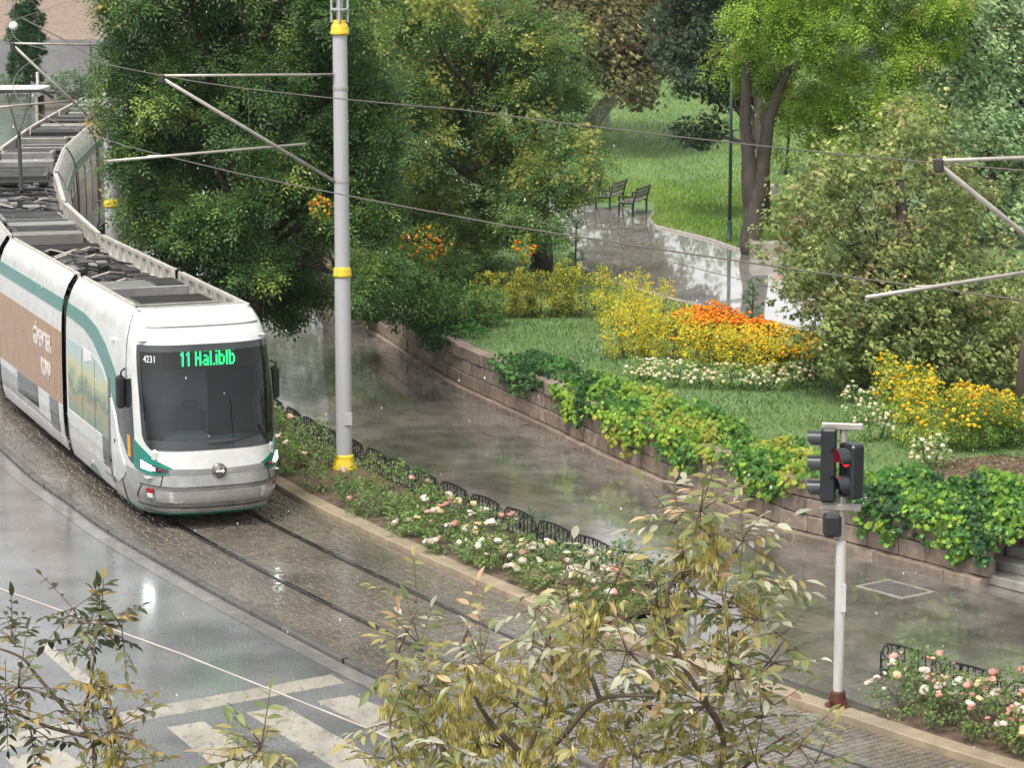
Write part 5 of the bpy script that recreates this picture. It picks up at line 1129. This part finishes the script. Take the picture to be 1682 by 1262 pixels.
def topiary(label, c, H, seed):
    t = thing('topiary', label, 'shrub', c, 0, 'ball topiaries'); mb = MB(); mb.tube([(0, 0, -.05), (.02, 0, H * .9)], [.03, .02], 6); build(mb, 'stem', M['twig'], t)
    for z, r_ in ((.25, .20), (.58, .19), (.88, .15)):
        g = clumps([(0.06 * (1 if z != .58 else -1), 0, z * H, r_, r_, r_ * .8)], 130, .05, 12, DG, KITE, .05, 0, .5); obj('leaf_ball', np_mesh('leaf_ball', [g], M['leafmatte']), t, kind='stuff')
topiary('small ball-cut topiary in front of the bright wet path', pz(1235, 532), 1.05, 1); topiary('thin ball-cut topiary left of the park path below the benches', pz(945, 441), 1.35, 2)

# ------------------------------------------------------------------ trees
K1 = [(.016, .038, .014), (.032, .070, .022), (.058, .106, .030), (.105, .160, .040)]
T1 = (-5.7, 57.0, .12)
lob = fill([(205, -90), (560, -90), (620, 100), (610, 300), (605, 470), (545, 490), (440, 490), (330, 445), (270, 400), (228, 335), (216, 180)], 56.5, 56, 46, 80, 1.7, 2, pack=.39) + [plobe(px, py, 56, 40, 52, .5) for px, py in ((206, 20), (202, 105), (205, 190), (212, 270), (235, 345))] + [plobe(px, py, 57.5, 52, 40, .7) for px, py in ((275, 385), (320, 425), (370, 455), (425, 485), (480, 500))]
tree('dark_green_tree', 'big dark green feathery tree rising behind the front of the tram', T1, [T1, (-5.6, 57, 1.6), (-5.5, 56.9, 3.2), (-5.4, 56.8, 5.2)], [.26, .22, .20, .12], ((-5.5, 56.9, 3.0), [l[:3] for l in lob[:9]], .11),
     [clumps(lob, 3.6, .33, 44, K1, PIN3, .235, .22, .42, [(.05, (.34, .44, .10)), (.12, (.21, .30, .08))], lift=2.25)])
def panicles(lobes, n, cols):
    L = np.array(lobes)[RNG.integers(0, len(lobes), n)]; q = rdir(n); q[:, 2] = np.abs(q[:, 2]) * .9 - .1; q[:, 1] = -np.abs(q[:, 1]); q = nz(q); c = L[:, :3] + q * L[:, 3:6] * 1.04
    K = np.repeat(np.arange(n), 46); m = len(K); off = RNG.normal(size=(m, 3)) * np.array((.19, .15, .22)); d = off + np.array((0, 0, .2)); u_ = RNG.random(m)
    return (SPR, c[K] + off, d, RNG.normal(size=(m, 3)), .12 * RNG.uniform(.7, 1.3, m), lerp_col(u_ * .6 + .4 * RNG.random(n)[K], cols))
T2 = (*pz(890, 447)[:2], PARK_Z)
lob = fill([(570, -60), (850, 0), (900, 90), (925, 180), (945, 280), (925, 325), (880, 355), (840, 370), (800, 425), (720, 455), (640, 480), (590, 420), (570, 200)], 67, 36, 46, 84, 2.2, 5)
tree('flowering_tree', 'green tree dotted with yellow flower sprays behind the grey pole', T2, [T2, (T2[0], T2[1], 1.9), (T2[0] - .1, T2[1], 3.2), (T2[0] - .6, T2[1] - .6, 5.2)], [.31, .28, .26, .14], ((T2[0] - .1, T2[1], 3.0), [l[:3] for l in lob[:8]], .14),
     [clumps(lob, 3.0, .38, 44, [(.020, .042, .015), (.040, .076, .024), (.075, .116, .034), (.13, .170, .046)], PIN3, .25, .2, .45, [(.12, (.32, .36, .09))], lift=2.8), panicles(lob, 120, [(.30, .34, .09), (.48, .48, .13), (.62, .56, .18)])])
T2b = (-5.2, 76, PARK_Z); lob = fill([(400, 60), (700, 60), (700, 420), (400, 420)], 75, 20, 60, 100, 1.5, 31)  # added tree, hidden from view, keeps bright sky out of the paving's reflection
tree('added_rear_tree', 'green tree behind the other two, closing the far end of the promenade', T2b, [T2b, (-5.2, 76, 3), (-5, 76, 6)], [.25, .2, .1], None, [clumps(lob, 2.0, .45, 18, K1, PIN3, .28, .2, .45, lift=2.6)])
# orange climber blossoms glowing in the lower crown
for i, (px, py, w, h) in enumerate(((700, 398, 86, 62), (860, 408, 44, 46), (528, 340, 46, 40))):
    D = 61 if i != 2 else 54.2; c = far(px, py, D); t = thing('trumpet_climber', ['orange trumpet climber glowing low in the flowering tree', 'small yellow-orange climber beside the tree trunk', 'yellow-orange climber sprig just left of the grey pole'][i], 'climber', c, 0, 'orange climbers'); k = ppm(D, c[2]); lb = [(0, 0, 0, w / 2 / k, .3, h / 2 / k)]
    obj('foliage', np_mesh('foliage', [clumps(lb, 26, .12, 10, GRN, KITE, .09, .3, .4)], M['leaf']), t, kind='stuff'); n = 46 if i == 0 else 22
    q = rdir(n) * np.array((w / 2 / k, .3, h / 2 / k)) * RNG.random((n, 1)) ** .4; q[:, 1] = -np.abs(q[:, 1]) - .05; cols = np.array([(.85, .22, .02), (.85, .42, .03), (.8, .55, .05)])[RNG.integers(0, 3, n)]
    obj('blossoms', np_mesh('blossoms', [(FLW, q, RNG.normal(size=(n, 3)), rdir(n) + np.array((0, -1, .5)), .085 * RNG.uniform(.7, 1.2, n), cols)], M['petal']), t, kind='stuff')
# bushes filling the wall top under the two trees
for i, (px, py, w, h) in enumerate(((610, 530, 110, 90), (690, 545, 110, 84), (765, 540, 100, 70))):
    mass('wall_bush', ['leafy dark bush at the wall end behind the grey pole', 'leafy dark bush on the wall right of the grey pole', 'leafy bush on the wall left of the clipped hedge'][i], 'bush', px, py, w, h, 1.2, [(.018, .045, .015), (.04, .085, .022), (.10, .16, .035)], KITEW, .085, 26, .16, 14, None, 'bushes on the wall under the trees', seed=i)
# dark tree with brownish crown far back, leaning trunk
BR = [(.028, .034, .018), (.064, .068, .030), (.125, .118, .052), (.20, .165, .08)]
T3 = (3.0, 104, park_z(0, 104)); lob = [plobe(*a) for a in ((905, 40, 103, 110, 80, 2.6), (1000, 60, 102, 110, 75, 2.6), (1045, 50, 101, 90, 84, 2.4), (960, -30, 104, 190, 80, 3), (1050, 130, 100, 40, 40, 1.2), (880, 120, 103, 50, 45, 1.6))]
tree('brown_leaved_tree', 'far tree with brownish crown and pale leaning trunk above the lawn', T3, [T3, (3.0, 104, 2.4), (3.6, 104, 3.2), (4.6, 104, 4.2), (5.2, 104, 6)], [.38, .34, .30, .26, .2], ((4.8, 104, 4.6), [l[:3] for l in lob], .2), [clumps(lob, 3.2, .55, 26, BR, SPR4, .33, .3, .55, [(.16, (.20, .135, .07))])], 'bark_pale', 'leafmatte')
T3b = (*far(1252, 380, 81)[:2], PARK_Z); lob = [plobe(*a) for a in ((1185, 40, 82, 84, 80, 1.6), (1235, 95, 82, 62, 70, 1.4), (1155, 115, 82, 56, 46, 1.2), (1150, 212, 83, 44, 20, .8), (1205, -50, 82, 120, 60, 2), (1120, 60, 83, 60, 60, 1.4), (1190, 150, 82, 34, 26, .7))]
tree('dark_conifer', 'dark fine-leaved tree crown behind the lamp post and forked trunk', T3b, [T3b, (T3b[0], 81, 3), (T3b[0] - .4, 81, 7)], [.26, .2, .1], ((T3b[0], 81, 3.4), [l[:3] for l in lob], .10), [clumps(lob, 4.6, .4, 36, [(.016, .026, .016), (.032, .048, .027), (.060, .082, .043)], SPR4, .24, .2, .5)], 'bark', 'leafmatte')
T3c = (*far(997, 222, 108)[:2], park_z(0, 108))
tree('limewashed_tree', 'slim tree with whitewashed trunk on the far lawn', T3c, [T3c, (T3c[0], 108, T3c[2] + 1.3), (T3c[0], 108, 6.5)], [.13, .12, .06], None, [clumps([(T3c[0], 108, 7.2, 1.6, 1.6, 1.3)], 3, .5, 30, BR, SPR4, .3, .3)], 'limewash', 'leafmatte')
# woods closing the view behind the lawn
for i, (x, y, w) in enumerate(((-2, 138, 6), (7, 142, 6), (16, 138, 6), (25, 132, 6.5), (35, 128, 7), (-9, 150, 6))):
    z = park_z(x, y); lob = [(x + rnd.uniform(-2, 2), y + rnd.uniform(-1, 1), z + 1.0 + k * 1.6, w * .66, 2.2, 1.4) for k in range(4)]
    tree('background_tree', ['dense far tree closing the view left of the lawn', 'dense far tree behind the leaning pale trunk', 'dense far tree behind the lamp post', 'dense far tree behind the bright green crown', 'dense far tree at the far right', 'dense far tree beside the brick building'][i], (x, y, z), [(x, y, z), (x, y, z + 6)], [.3, .15], None, [clumps(lob, .8, 1.0, 15, [(.03, .05, .018), (.08, .11, .035), (.15, .18, .07)], SPR4, .6, .2)], 'bark', 'leafmatte', 'far trees')
# bright green tree with forked trunk
LG = [(.055, .10, .012), (.11, .19, .02), (.19, .29, .035), (.28, .37, .06)]
T4 = (*pz(1240, 418)[:2], PARK_Z); fk = far(1240, 300, T4[1]); lob = fill([(1190, 90), (1240, 50), (1270, -80), (1560, -80), (1560, 60), (1510, 150), (1470, 230), (1400, 290), (1345, 250), (1300, 190), (1250, 150), (1200, 130)], 73.5, 26, 36, 66, 1.4, 4)
def forks(t, base):
    mb = MB()
    for pts, rr in (([far(1236, 355, T4[1]), far(1233, 322, T4[1]), far(1231, 292, T4[1]), far(1230, 260, T4[1]), far(1224, 205, T4[1]), far(1226, 120, T4[1]), far(1240, 60, T4[1])], [.22, .26, .24, .20, .17, .13, .08]), ([far(1240, 355, T4[1]), far(1243, 322, T4[1]), far(1248, 292, T4[1]), far(1256, 250, T4[1]), far(1262, 195, T4[1]), far(1290, 120, T4[1]), far(1380, 60, T4[1])], [.22, .26, .23, .19, .18, .13, .06])): mb.tube(pts, rr, 10)
    build(mb, 'fork', M['bark'], t, True, base)
tree('bright_green_tree', 'lime green drooping tree on a dark forked trunk beside the park path', T4, [T4, far(1232, 400, T4[1]), far(1238, 365, T4[1]), far(1238, 335, T4[1]), far(1238, 312, T4[1]), fk], [.38, .31, .29, .28, .24, .12], None, [clumps(lob, 3.4, .36, 44, LG, PIN3, .25, .65, .5, [(.1, (.34, .36, .09))], lift=1.75)], extra=forks)
c = far(1284, 150, 96); b0 = (c[0] + .2, 96, park_z(0, 96)); t = thing('crape_myrtle', 'small shrub tree with pink-red blossom seen beside the forked trunk', 'shrub', b0); n = 150
lb = [(c[0] - b0[0], 0, c[2] - b0[2], .38, .4, .45), (.1, 0, c[2] - b0[2] - .9, .5, .5, .7), (0, 0, 1.1, .6, .5, .9)]
obj('foliage', np_mesh('foliage', [clumps(lb, 12, .2, 18, GRN, KITE, .14, .1)], M['leafmatte']), t, kind='stuff')
obj('blossoms', np_mesh('blossoms', [(FLW, np.array(lb[0][:3]) + np.array((0, -.15, .05)) + rdir(n) * np.array((.36, .3, .45)) * RNG.random((n, 1)) ** .4, RNG.normal(size=(n, 3)), rdir(n) + np.array((0, -1, .5)), .13 * RNG.uniform(.7, 1.2, n), np.array([(.75, .10, .16), (.7, .16, .2), (.8, .25, .2)])[RNG.integers(0, 3, n)])], M['petal']), t, kind='stuff')
mb = MB(); mb.tube([(0, .1, -.1), (.1, .1, 1.5), (0, 0, 2.6)], [.07, .05, .03], 6); build(mb, 'stem', M['bark'], t)
# grey-green tree at the right edge
GG = [(.06, .09, .055), (.11, .155, .085), (.17, .22, .12), (.25, .30, .17)]
T5 = (15.2, 80, PARK_Z); lob = [plobe(px + rnd.uniform(-14, 14) + (24 if q % 2 else 0), py + rnd.uniform(-14, 14), 76 + rnd.uniform(-1.5, 1.5), 42, 38, .6) for q, py in enumerate(range(-40, 420, 52)) for px in range(1500 + max(0, py - 150) // 4, 1730, 52)]
tree('grey_green_tree', 'tall grey-green fine-leaved tree at the upper right corner', T5, [T5, (15.2, 80, 4), (15, 79.5, 8)], [.3, .24, .1], ((15.2, 80, 4), [l[:3] for l in lob], .13), [clumps(lob, 4.2, .42, 44, GG, SPR4, .20, .2, .50, [(.10, (.42, .44, .20)), (.06, (.40, .34, .18))], lift=3.4)], 'bark', 'leafmatte')
# drooping olive-brown tree over the right bed
OL = [(.040, .056, .020), (.088, .115, .040), (.165, .188, .068), (.30, .29, .125)]
T6 = (*pz(1500, 650)[:2], PARK_Z); D6 = T6[1]; lob = fill([(1262, 370), (1310, 300), (1370, 250), (1440, 190), (1530, 185), (1590, 260), (1610, 390), (1700, 440), (1700, 600), (1640, 630), (1560, 620), (1490, 620), (1430, 640), (1370, 620), (1330, 500), (1280, 440)], D6 + 1, 130, 20, 50, 2.2, 8, .9, .36) + fill([(1290, 420), (1400, 470), (1640, 440), (1700, 620), (1560, 625), (1430, 640), (1350, 590)], D6 - .2, 60, 22, 44, 1.0, 18, .9, .36)
spikes = []
for lb in lob:
    for _ in range(3):
        q = rdir(1)[0]; spikes.append((lb[0] + q[0] * lb[3] * 1.3, lb[1] - abs(q[1]) * lb[4], lb[2] + q[2] * lb[5] * 1.3, .2, .2, .34))
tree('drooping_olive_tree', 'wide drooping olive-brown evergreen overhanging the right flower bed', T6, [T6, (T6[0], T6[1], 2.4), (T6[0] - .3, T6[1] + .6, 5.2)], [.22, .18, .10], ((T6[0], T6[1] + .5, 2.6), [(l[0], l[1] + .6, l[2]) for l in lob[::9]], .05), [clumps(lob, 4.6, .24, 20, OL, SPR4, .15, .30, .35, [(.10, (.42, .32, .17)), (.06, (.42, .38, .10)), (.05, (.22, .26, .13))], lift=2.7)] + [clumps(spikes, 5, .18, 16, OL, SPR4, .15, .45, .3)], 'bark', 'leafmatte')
T7 = (*pz(1676, 705)[:2], PARK_Z); tree('edge_trunk_tree', 'bare grey trunk cut by the right edge beside the yellow flowers', T7, [T7, (T7[0] + .05, T7[1], 2.2), (T7[0] + .25, T7[1], 4.5)], [.15, .14, .10], None, [clumps([(T7[0] + 1.4, T7[1] + 1, 4.2, 1.2, 1.2, 1.3)], 4, .35, 30, OL, SPR4, .17, .4)], 'bark', 'leafmatte')
# yellowing sprig in front of the far car
c = far(160, 200, 59); t = thing('autumn_sprig', 'brownish yellow sprig hanging beside the rear of the tram', 'branch', c); obj('foliage', np_mesh('foliage', [clumps([(0, 0, 0, .22, .2, .38)], 30, .12, 16, [(.20, .13, .04), (.34, .22, .08)], KITE, .08, .4, .4)], M['leaf']), t, kind='stuff')
mb = MB(); mb.tube([(0, 0, 0), (.4, -.2, .15), (1.2, -1, .4)], [.008, .012, .02], 5); build(mb, 'stem', M['twig'], t)

# ------------------------------------------------------------------ far left: brick building, wall shrubs, tram stop shelter
t = thing('brick_building', 'brick building on a grey plinth behind the tram at the upper left', 'building', (-30, 166, 0))
mb = MB(); mb.box((0, 5, 6.0), (44, 10, 5.6)); build(mb, 'wall', M['brick'], t)
mb = MB(); mb.box((0, 4.8, 1.6), (44.4, 10.6, 3.18)); build(mb, 'plinth', M['plinth'], t)
mb = MB(); mb.box((0, 5, 8.9), (44.8, 10.8, .2)); build(mb, 'roof_slab', M['plinth'], t)
for xx in np.arange(-20, 22, 4.0): mb = MB(); mb.box((xx, -.62, 1.6), (.22, .16, 3.1)); build(mb, 'pilaster', M['roofgrey'], t)
for i, (px, py, D, rx, rz_, lab) in enumerate(((18, 138, 158, .9, .9, 'grey-green round bush at the foot of the grey wall, far left'), (113, 132, 158, 1.3, 1.1, 'grey-green round bush in front of the grey wall near the dark tree'), (160, 128, 157, 1.0, 1.2, 'grey-green bush half hidden by the dark tree at the wall'))):
    c = far(px, py, D); clipped_shrub('round_bush', lab, (c[0], c[1], 0), (rx, rx, max(.8, c[2] * .55)), [(.06, .09, .06), (.11, .15, .10), (.16, .21, .14)], .22, SPR, 8, .3, 14, 'bushes along the grey wall')
c = far(45, 90, 150); x = c[0]; lob = [(x, 150, 2.4 + k * 1.2, .9, .9, .9) for k in range(6)]; tree('slender_dark_tree', 'slender dark tree against the brick and grey wall', (x, 150, 0), [(x, 150, 0), (x, 150, 8)], [.15, .06], None, [clumps(lob, 3, .4, 22, DG, SPR, .4, .1)], 'bark', 'leafmatte')
c = far(25, 185, 104); t = thing('tram_shelter', 'pale flat-roofed shelter with glass side beyond the tram', 'shelter', (c[0], 104, 0)); z1 = c[2] + .9
mb = MB(); mb.cbox((-.6, 0, z1), (3.6, 2.2, .22), .04); build(mb, 'roof', M['roofwhite'], t)
for xx in (-2.2, 1.0):
    mb = MB(); mb.box((xx, -.9, z1 / 2), (.10, .10, z1)); build(mb, 'post', M['galv'], t)
    mb = MB(); mb.box((xx, .0, z1 / 2), (.02, 1.7, z1 - .5)); build(mb, 'glass_side', M['paleglass'], t)
mb = MB(); mb.box((-.6, .9, z1 / 2), (3.1, .02, z1 - .5)); build(mb, 'glass_back', M['paleglass'], t)
c = far(62, 140, 120); t = thing('sign_post', 'thin white post with short arm in front of the grey wall', 'post', (c[0], 120, 0)); mb = MB(); mb.tube([(0, 0, 0), (0, 0, c[2] + .6)], .07, 8); mb.tube([(0, 0, c[2] + .1), (-.25, 0, c[2] - .5)], .05, 6); build(mb, 'post', M['roofwhite'], t)

# ------------------------------------------------------------------ foreground ash trees near the window
def ash(label, base, trunk, branches, sprays, mats, n_obj, seed, keys, pods, lsize=(.045, .088)):
    r = random.Random(seed); t = thing('ash_tree', label, 'tree', base, 0, 'ash trees below the window'); B_ = np.array(base)
    mb = MB(); mb.tube(trunk, [.13, .10, .075, .05][:len(trunk)], 10); tk = build(mb, 'trunk', M['twig'], t, True, base)
    for pts, r0 in branches:
        P = [far(*p) for p in pts]; mb = MB(); Q = catmull3(P); mb.tube(Q, [lin(r0, r0 * .35, i / (len(Q) - 1)) for i in range(len(Q))], 7); build(mb, 'branch', M['twig'], t, True, base)
    lm = []; OVS = [OV, T_ovate(.34, .42), T_ovate(.46, -.12)]
    for m in mats: lm.append([]); [lm[-1].append(MB().add(*ov).mesh('leaf', m, True)) for ov in OVS]
    pos, dd, nn, sc, kd = [], [], [], [], []; tw = MB()
    for (px, py, D, R_, n, w) in sprays:
        c = Vector(far(px, py, D)); k = ppm(D, c.z); Rm = R_ / k
        for i in range(max(2, int(n * .42))):                    # each compound leaf: a stalk with paired leaflets
            d = Vector((r.gauss(0, 1), r.gauss(0, 1), r.gauss(.25, .8))).normalized(); st = c + d * Rm * r.uniform(.0, .55); ax = (d + Vector((0, 0, r.uniform(-.5, .1)))).normalized(); L = r.uniform(.13, .22)
            tw.tube([c, st, st + ax * L], [.005, .003, .0016], 4, False); side = ax.cross(Vector((r.uniform(-.3, .3), r.uniform(-.3, .3), 1))).normalized(); kk = r.choices(range(len(mats)), w)[0]
            for j in range(3):
                for sg in (-1, 1):
                    if r.random() < .12: continue
                    p = st + ax * L * (.35 + .25 * j); dv = ax * .55 + side * sg * 1.0 + Vector((0, 0, -.25 + r.uniform(-.2, .2))); pos.append(tuple(p)); dd.append(tuple(dv)); nn.append((r.gauss(0, .35), r.gauss(-.25, .35), 1)); sc.append(r.uniform(*lsize) * r.choice((.6, 1, 1, 1.15))); kd.append(kk if r.random() < .75 else r.choices(range(len(mats)), w)[0])
            pos.append(tuple(st + ax * L)); dd.append(tuple(ax)); nn.append((r.gauss(0, .3), -.2, 1)); sc.append(r.uniform(*lsize) * 1.1); kd.append(kk)
    build(tw, 'twigs', M['twig'], t, False, base, kind='stuff')
    pos, dd, nn, sc, kd = np.array(pos) - B_, np.array(dd), np.array(nn), np.array(sc), np.array(kd); order = np.argsort(pos[:, 1]); R_ = frames(dd, nn)
    seen = [i for i in order if 1150 > 0][:n_obj]
    for i in seen:
        o = obj('leaf', lm[kd[i]][i % 3], t, tuple(pos[i])); o.rotation_euler = Matrix(R_[i].tolist()).to_euler(); o.scale = (sc[i], sc[i] * r.uniform(.8, 1.15), sc[i])
    rest = np.array([i for i in range(len(pos)) if i not in set(seen)], int)
    if len(rest):
        base_c = np.array(keys)[kd[rest]] * RNG.uniform(.75, 1.25, (len(rest), 1)); obj('leaves', np_mesh('leaves', [(OV, pos[rest], dd[rest], nn[rest], sc[rest], base_c)], M['leaf'], True), t, kind='stuff')
    P, D_, C_, S_ = [], [], [], []
    for (px, py, D, R_, n) in pods:
        c = np.array(far(px, py, D)); k = ppm(D, c[2]); n = int(n * 2.1); p = c + RNG.normal(size=(n, 3)) * np.array((R_ / k * .5, .10, R_ / k * .55)) - B_; P.append(p)
        D_.append(np.array((0, 0, -1.0)) + RNG.normal(size=(n, 3)) * .28); C_.append(lerp_col(RNG.random(n), [(.40, .36, .10), (.60, .54, .17), (.72, .66, .30)])); S_.append(RNG.uniform(.045, .085, n))
    if P:
        P, D_, C_, S_ = map(np.concatenate, (P, D_, C_, S_)); obj('seed_clusters', np_mesh('seed_clusters', [(SAM, P, D_, RNG.normal(size=(len(P), 3)), S_, C_)], M['leafmatte']), t, kind='stuff')
    return t
def catmull3(P):
    P = [np.array(p, float) for p in P]; P = [2 * P[0] - P[1]] + P + [2 * P[-1] - P[-2]]; out = []
    for i in range(1, len(P) - 2):
        a, b, c, d = P[i - 1:i + 3]
        for k in range(5): t_ = k / 5; out.append(tuple(.5 * ((2 * b) + (-a + c) * t_ + (2 * a - 5 * b + 4 * c - d) * t_ * t_ + (-a + 3 * b - 3 * c + d) * t_ ** 3)))
    out.append(tuple(P[-2])); return out
KEYS = [(.20, .24, .09), (.36, .32, .125), (.45, .45, .33), (.50, .35, .21)]
br = [([(840, 1420, 11.6), (885, 1262, 11.5), (930, 1205, 11.4), (985, 1150, 11.4), (1075, 1144, 11.3)], .020), ([(985, 1150, 11.4), (960, 1060, 11.5), (1010, 1000, 11.5)], .012), ([(1180, 1300, 11.5), (1185, 1200, 11.4), (1120, 1090, 11.4), (1095, 1000, 11.4), (1110, 945, 11.4), (1155, 925, 11.4), (1170, 840, 11.4)], .014), ([(1185, 1200, 11.4), (1150, 1130, 11.3), (1240, 1110, 11.3), (1290, 1050, 11.3)], .010), ([(885, 1262, 11.5), (800, 1180, 11.5), (760, 1080, 11.5), (770, 1030, 11.5)], .014), ([(800, 1300, 11.6), (700, 1200, 11.6), (650, 1100, 11.6), (685, 1000, 11.6)], .013), ([(840, 1420, 11.6), (600, 1330, 11.7), (440, 1245, 11.8), (430, 1215, 11.8)], .014), ([(1180, 1300, 11.5), (1260, 1230, 11.4), (1310, 1200, 11.4)], .010), ([(860, 1262, 11.5), (905, 1120, 11.6), (900, 1010, 11.6)], .010)]
sp = []; r = random.Random(21); W0 = [4.5, 3.6, 2.6, 1.2]
for (px, py, R_, n) in ((1150, 840, 50, 34), (1180, 880, 55, 36), (1110, 860, 40, 20), (1220, 890, 38, 22), (1235, 950, 42, 22), (1120, 950, 55, 30), (1190, 1000, 60, 34), (1250, 1020, 45, 24), (1080, 1000, 45, 24), (1010, 960, 40, 20), (930, 960, 38, 18), (960, 1020, 55, 30), (900, 1060, 55, 30), (1030, 1070, 60, 34), (1110, 1080, 55, 30), (1200, 1090, 60, 34), (1270, 1090, 42, 20), (1160, 1160, 60, 34), (1250, 1180, 55, 30), (1060, 1160, 55, 30), (960, 1160, 50, 26), (850, 1160, 50, 26), (790, 1090, 45, 24), (760, 1030, 26, 8), (690, 1060, 40, 20), (650, 1080, 36, 18), (690, 1130, 50, 28), (640, 1190, 40, 20), (720, 1220, 55, 30), (830, 1230, 55, 30), (940, 1230, 55, 30), (1040, 1240, 60, 34), (1140, 1240, 60, 34), (1240, 1250, 60, 34), (1310, 1230, 34, 16), (640, 1250, 40, 20), (685, 990, 14, 6), (430, 1225, 52, 26), (470, 1255, 40, 18), (400, 1250, 36, 16), (880, 1000, 36, 16), (1290, 1040, 26, 8), (1340, 1255, 30, 10)):
    sp.append((px, py, 11.45 + r.uniform(-.35, .35), R_, n, W0 if px > 560 else [4, 3, .3, 1.5]))
pods = [(px, py, 11.5 + r.uniform(-.3, .25), R_, n) for (px, py, R_, n) in ((700, 1150, 60, 40), (760, 1200, 60, 44), (690, 1220, 60, 40), (830, 1110, 46, 26), (935, 1070, 44, 34), (975, 1010, 30, 14), (1090, 1030, 50, 26), (1130, 920, 40, 24), (1165, 890, 34, 20), (860, 1190, 60, 36), (930, 1130, 46, 26), (1000, 1200, 60, 34), (1100, 1190, 55, 28), (1200, 1060, 40, 18), (780, 1130, 50, 30), (650, 1150, 36, 18), (1180, 1230, 60, 26), (900, 1235, 60, 34), (770, 1250, 60, 34), (1230, 990, 30, 12))]
ash('ash tree with yellow seed clusters and pale leaves at the bottom centre', (.15, 11.6, 0), [(.15, 11.6, 0), (.12, 11.6, 2.5), (.05, 11.6, 4.6), far(850, 1400, 11.6)], br, sp, M['fleaf'], 300, 4, KEYS, pods)
br = [([(160, 1400, 11.9), (156, 1262, 11.9), (150, 1212, 11.9), (110, 1168, 11.9), (60, 1110, 11.9), (34, 1080, 11.9), (-20, 1060, 11.9)], .014), ([(150, 1212, 11.9), (80, 1195, 11.9), (15, 1168, 11.9), (-40, 1150, 11.9)], .011), ([(130, 1190, 11.9), (150, 1120, 11.8), (155, 1060, 11.8)], .008)]
sp = [(px, py, 11.8 + r.uniform(-.2, .2), R_, n, [5, 1.0] if w else [1.4, 2]) for (px, py, R_, n, w) in ((120, 1000, 26, 16, 1), (165, 1030, 40, 30, 1), (140, 1050, 38, 26, 1), (200, 1030, 30, 18, 1), (20, 1050, 34, 22, 1), (30, 1130, 46, 34, 1), (10, 1160, 40, 24, 1), (80, 1215, 30, 16, 1), (50, 1200, 26, 12, 1), (100, 1170, 30, 14, 1), (170, 1130, 36, 20, 0), (185, 1200, 42, 26, 0), (180, 1250, 44, 28, 0), (215, 1215, 26, 10, 1), (200, 1270, 40, 20, 0))]
pods = [(px, py, 11.75, R_, n) for (px, py, R_, n) in ((160, 1120, 26, 12), (190, 1225, 34, 12), (175, 1255, 30, 12))]
ash('darker ash tree reaching in over the road at the lower left', (-2.05, 12.0, 0), [(-2.05, 12.0, 0), (-2.0, 12.0, 2.5), (-1.95, 11.95, 4.6), far(160, 1390, 11.9)], br, sp, M['fleaf_dark'], 260, 9, [(.065, .08, .035), (.33, .24, .07)], pods, (.04, .075))

# ------------------------------------------------------------------ fallen leaves on the wet ground
m = 520; s_ = RNG.uniform(arc_at_y(30), arc_at_y(60), m); off = RNG.uniform(-6, 10, m); P = np.array([(*track(a, b), 0) for a, b in zip(s_, off)]); keep = []
for k, (x, y, _) in enumerate(P):
    o_ = off[k]; z = .012 if o_ < -2.3 else (.045 if -1.8 < o_ < 1.7 else (.108 if o_ > 3.9 and x < interp(WALL, max(y, 40.1)) - .2 else None))
    if z is not None: P[k, 2] = z; keep.append(k)
P = P[keep]; m = len(P)
obj('fallen_leaves', np_mesh('fallen_leaves', [(KITEW, P, RNG.normal(size=(m, 3)) * np.array((1, 1, .08)), RNG.normal(size=(m, 3)) * .12 + np.array((0, 0, 1)), .055 * RNG.uniform(.5, 1.4, m), lerp_col(RNG.random(m), [(.10, .08, .03), (.30, .22, .06), (.45, .36, .12), (.16, .18, .06)]))], M['leaf']), None, kind='stuff', label='small fallen leaves scattered over the wet paving and road', category='leaves')

# ------------------------------------------------------------------ rain
n = 170; V = MB(); T = MB(); T.lathe([(0.0002, -.5), (.42, -.28), (.5, 0), (.34, .32), (.0002, .62)], 6); tv = np.array(T.v); D = RNG.uniform(5.0, 11, n); px = RNG.uniform(-20, 1700, n); py = RNG.uniform(-20, 1280, n)
P = np.array([far(a, b, d) for a, b, d in zip(px, py, D)]); s_ = RNG.uniform(.0018, .0036, n)
Vv = (P[:, None, :] + tv[None] * s_[:, None, None] * np.array((1, 1, 1.9))).reshape(-1, 3); Ff = [tuple(i + k * len(tv) for i in f) for k in range(n) for f in T.f]
me = bpy.data.meshes.new('raindrops'); me.from_pydata([tuple(p) for p in Vv], [], Ff); me.materials.append(M['water']); me.update()
o = obj('raindrops', me, None, kind='stuff', label='scattered falling raindrops in the air', category='rain')

# ------------------------------------------------------------------ thin rain haze
mb = MB(); mb.box((0, 320, 7.5), (820, 790, 17.4)); hz = bpy.data.materials.new('rain_haze'); hz.use_nodes = True; hn = hz.node_tree.nodes; hn.remove(hn['Principled BSDF'])
hv = hn.new('ShaderNodeVolumePrincipled'); hv.inputs['Density'].default_value = .00013; hv.inputs['Color'].default_value = (.90, .92, .94, 1); hz.node_tree.links.new(hv.outputs[0], hn['Material Output'].inputs['Volume'])
build(mb, 'haze', hz, kind='stuff')
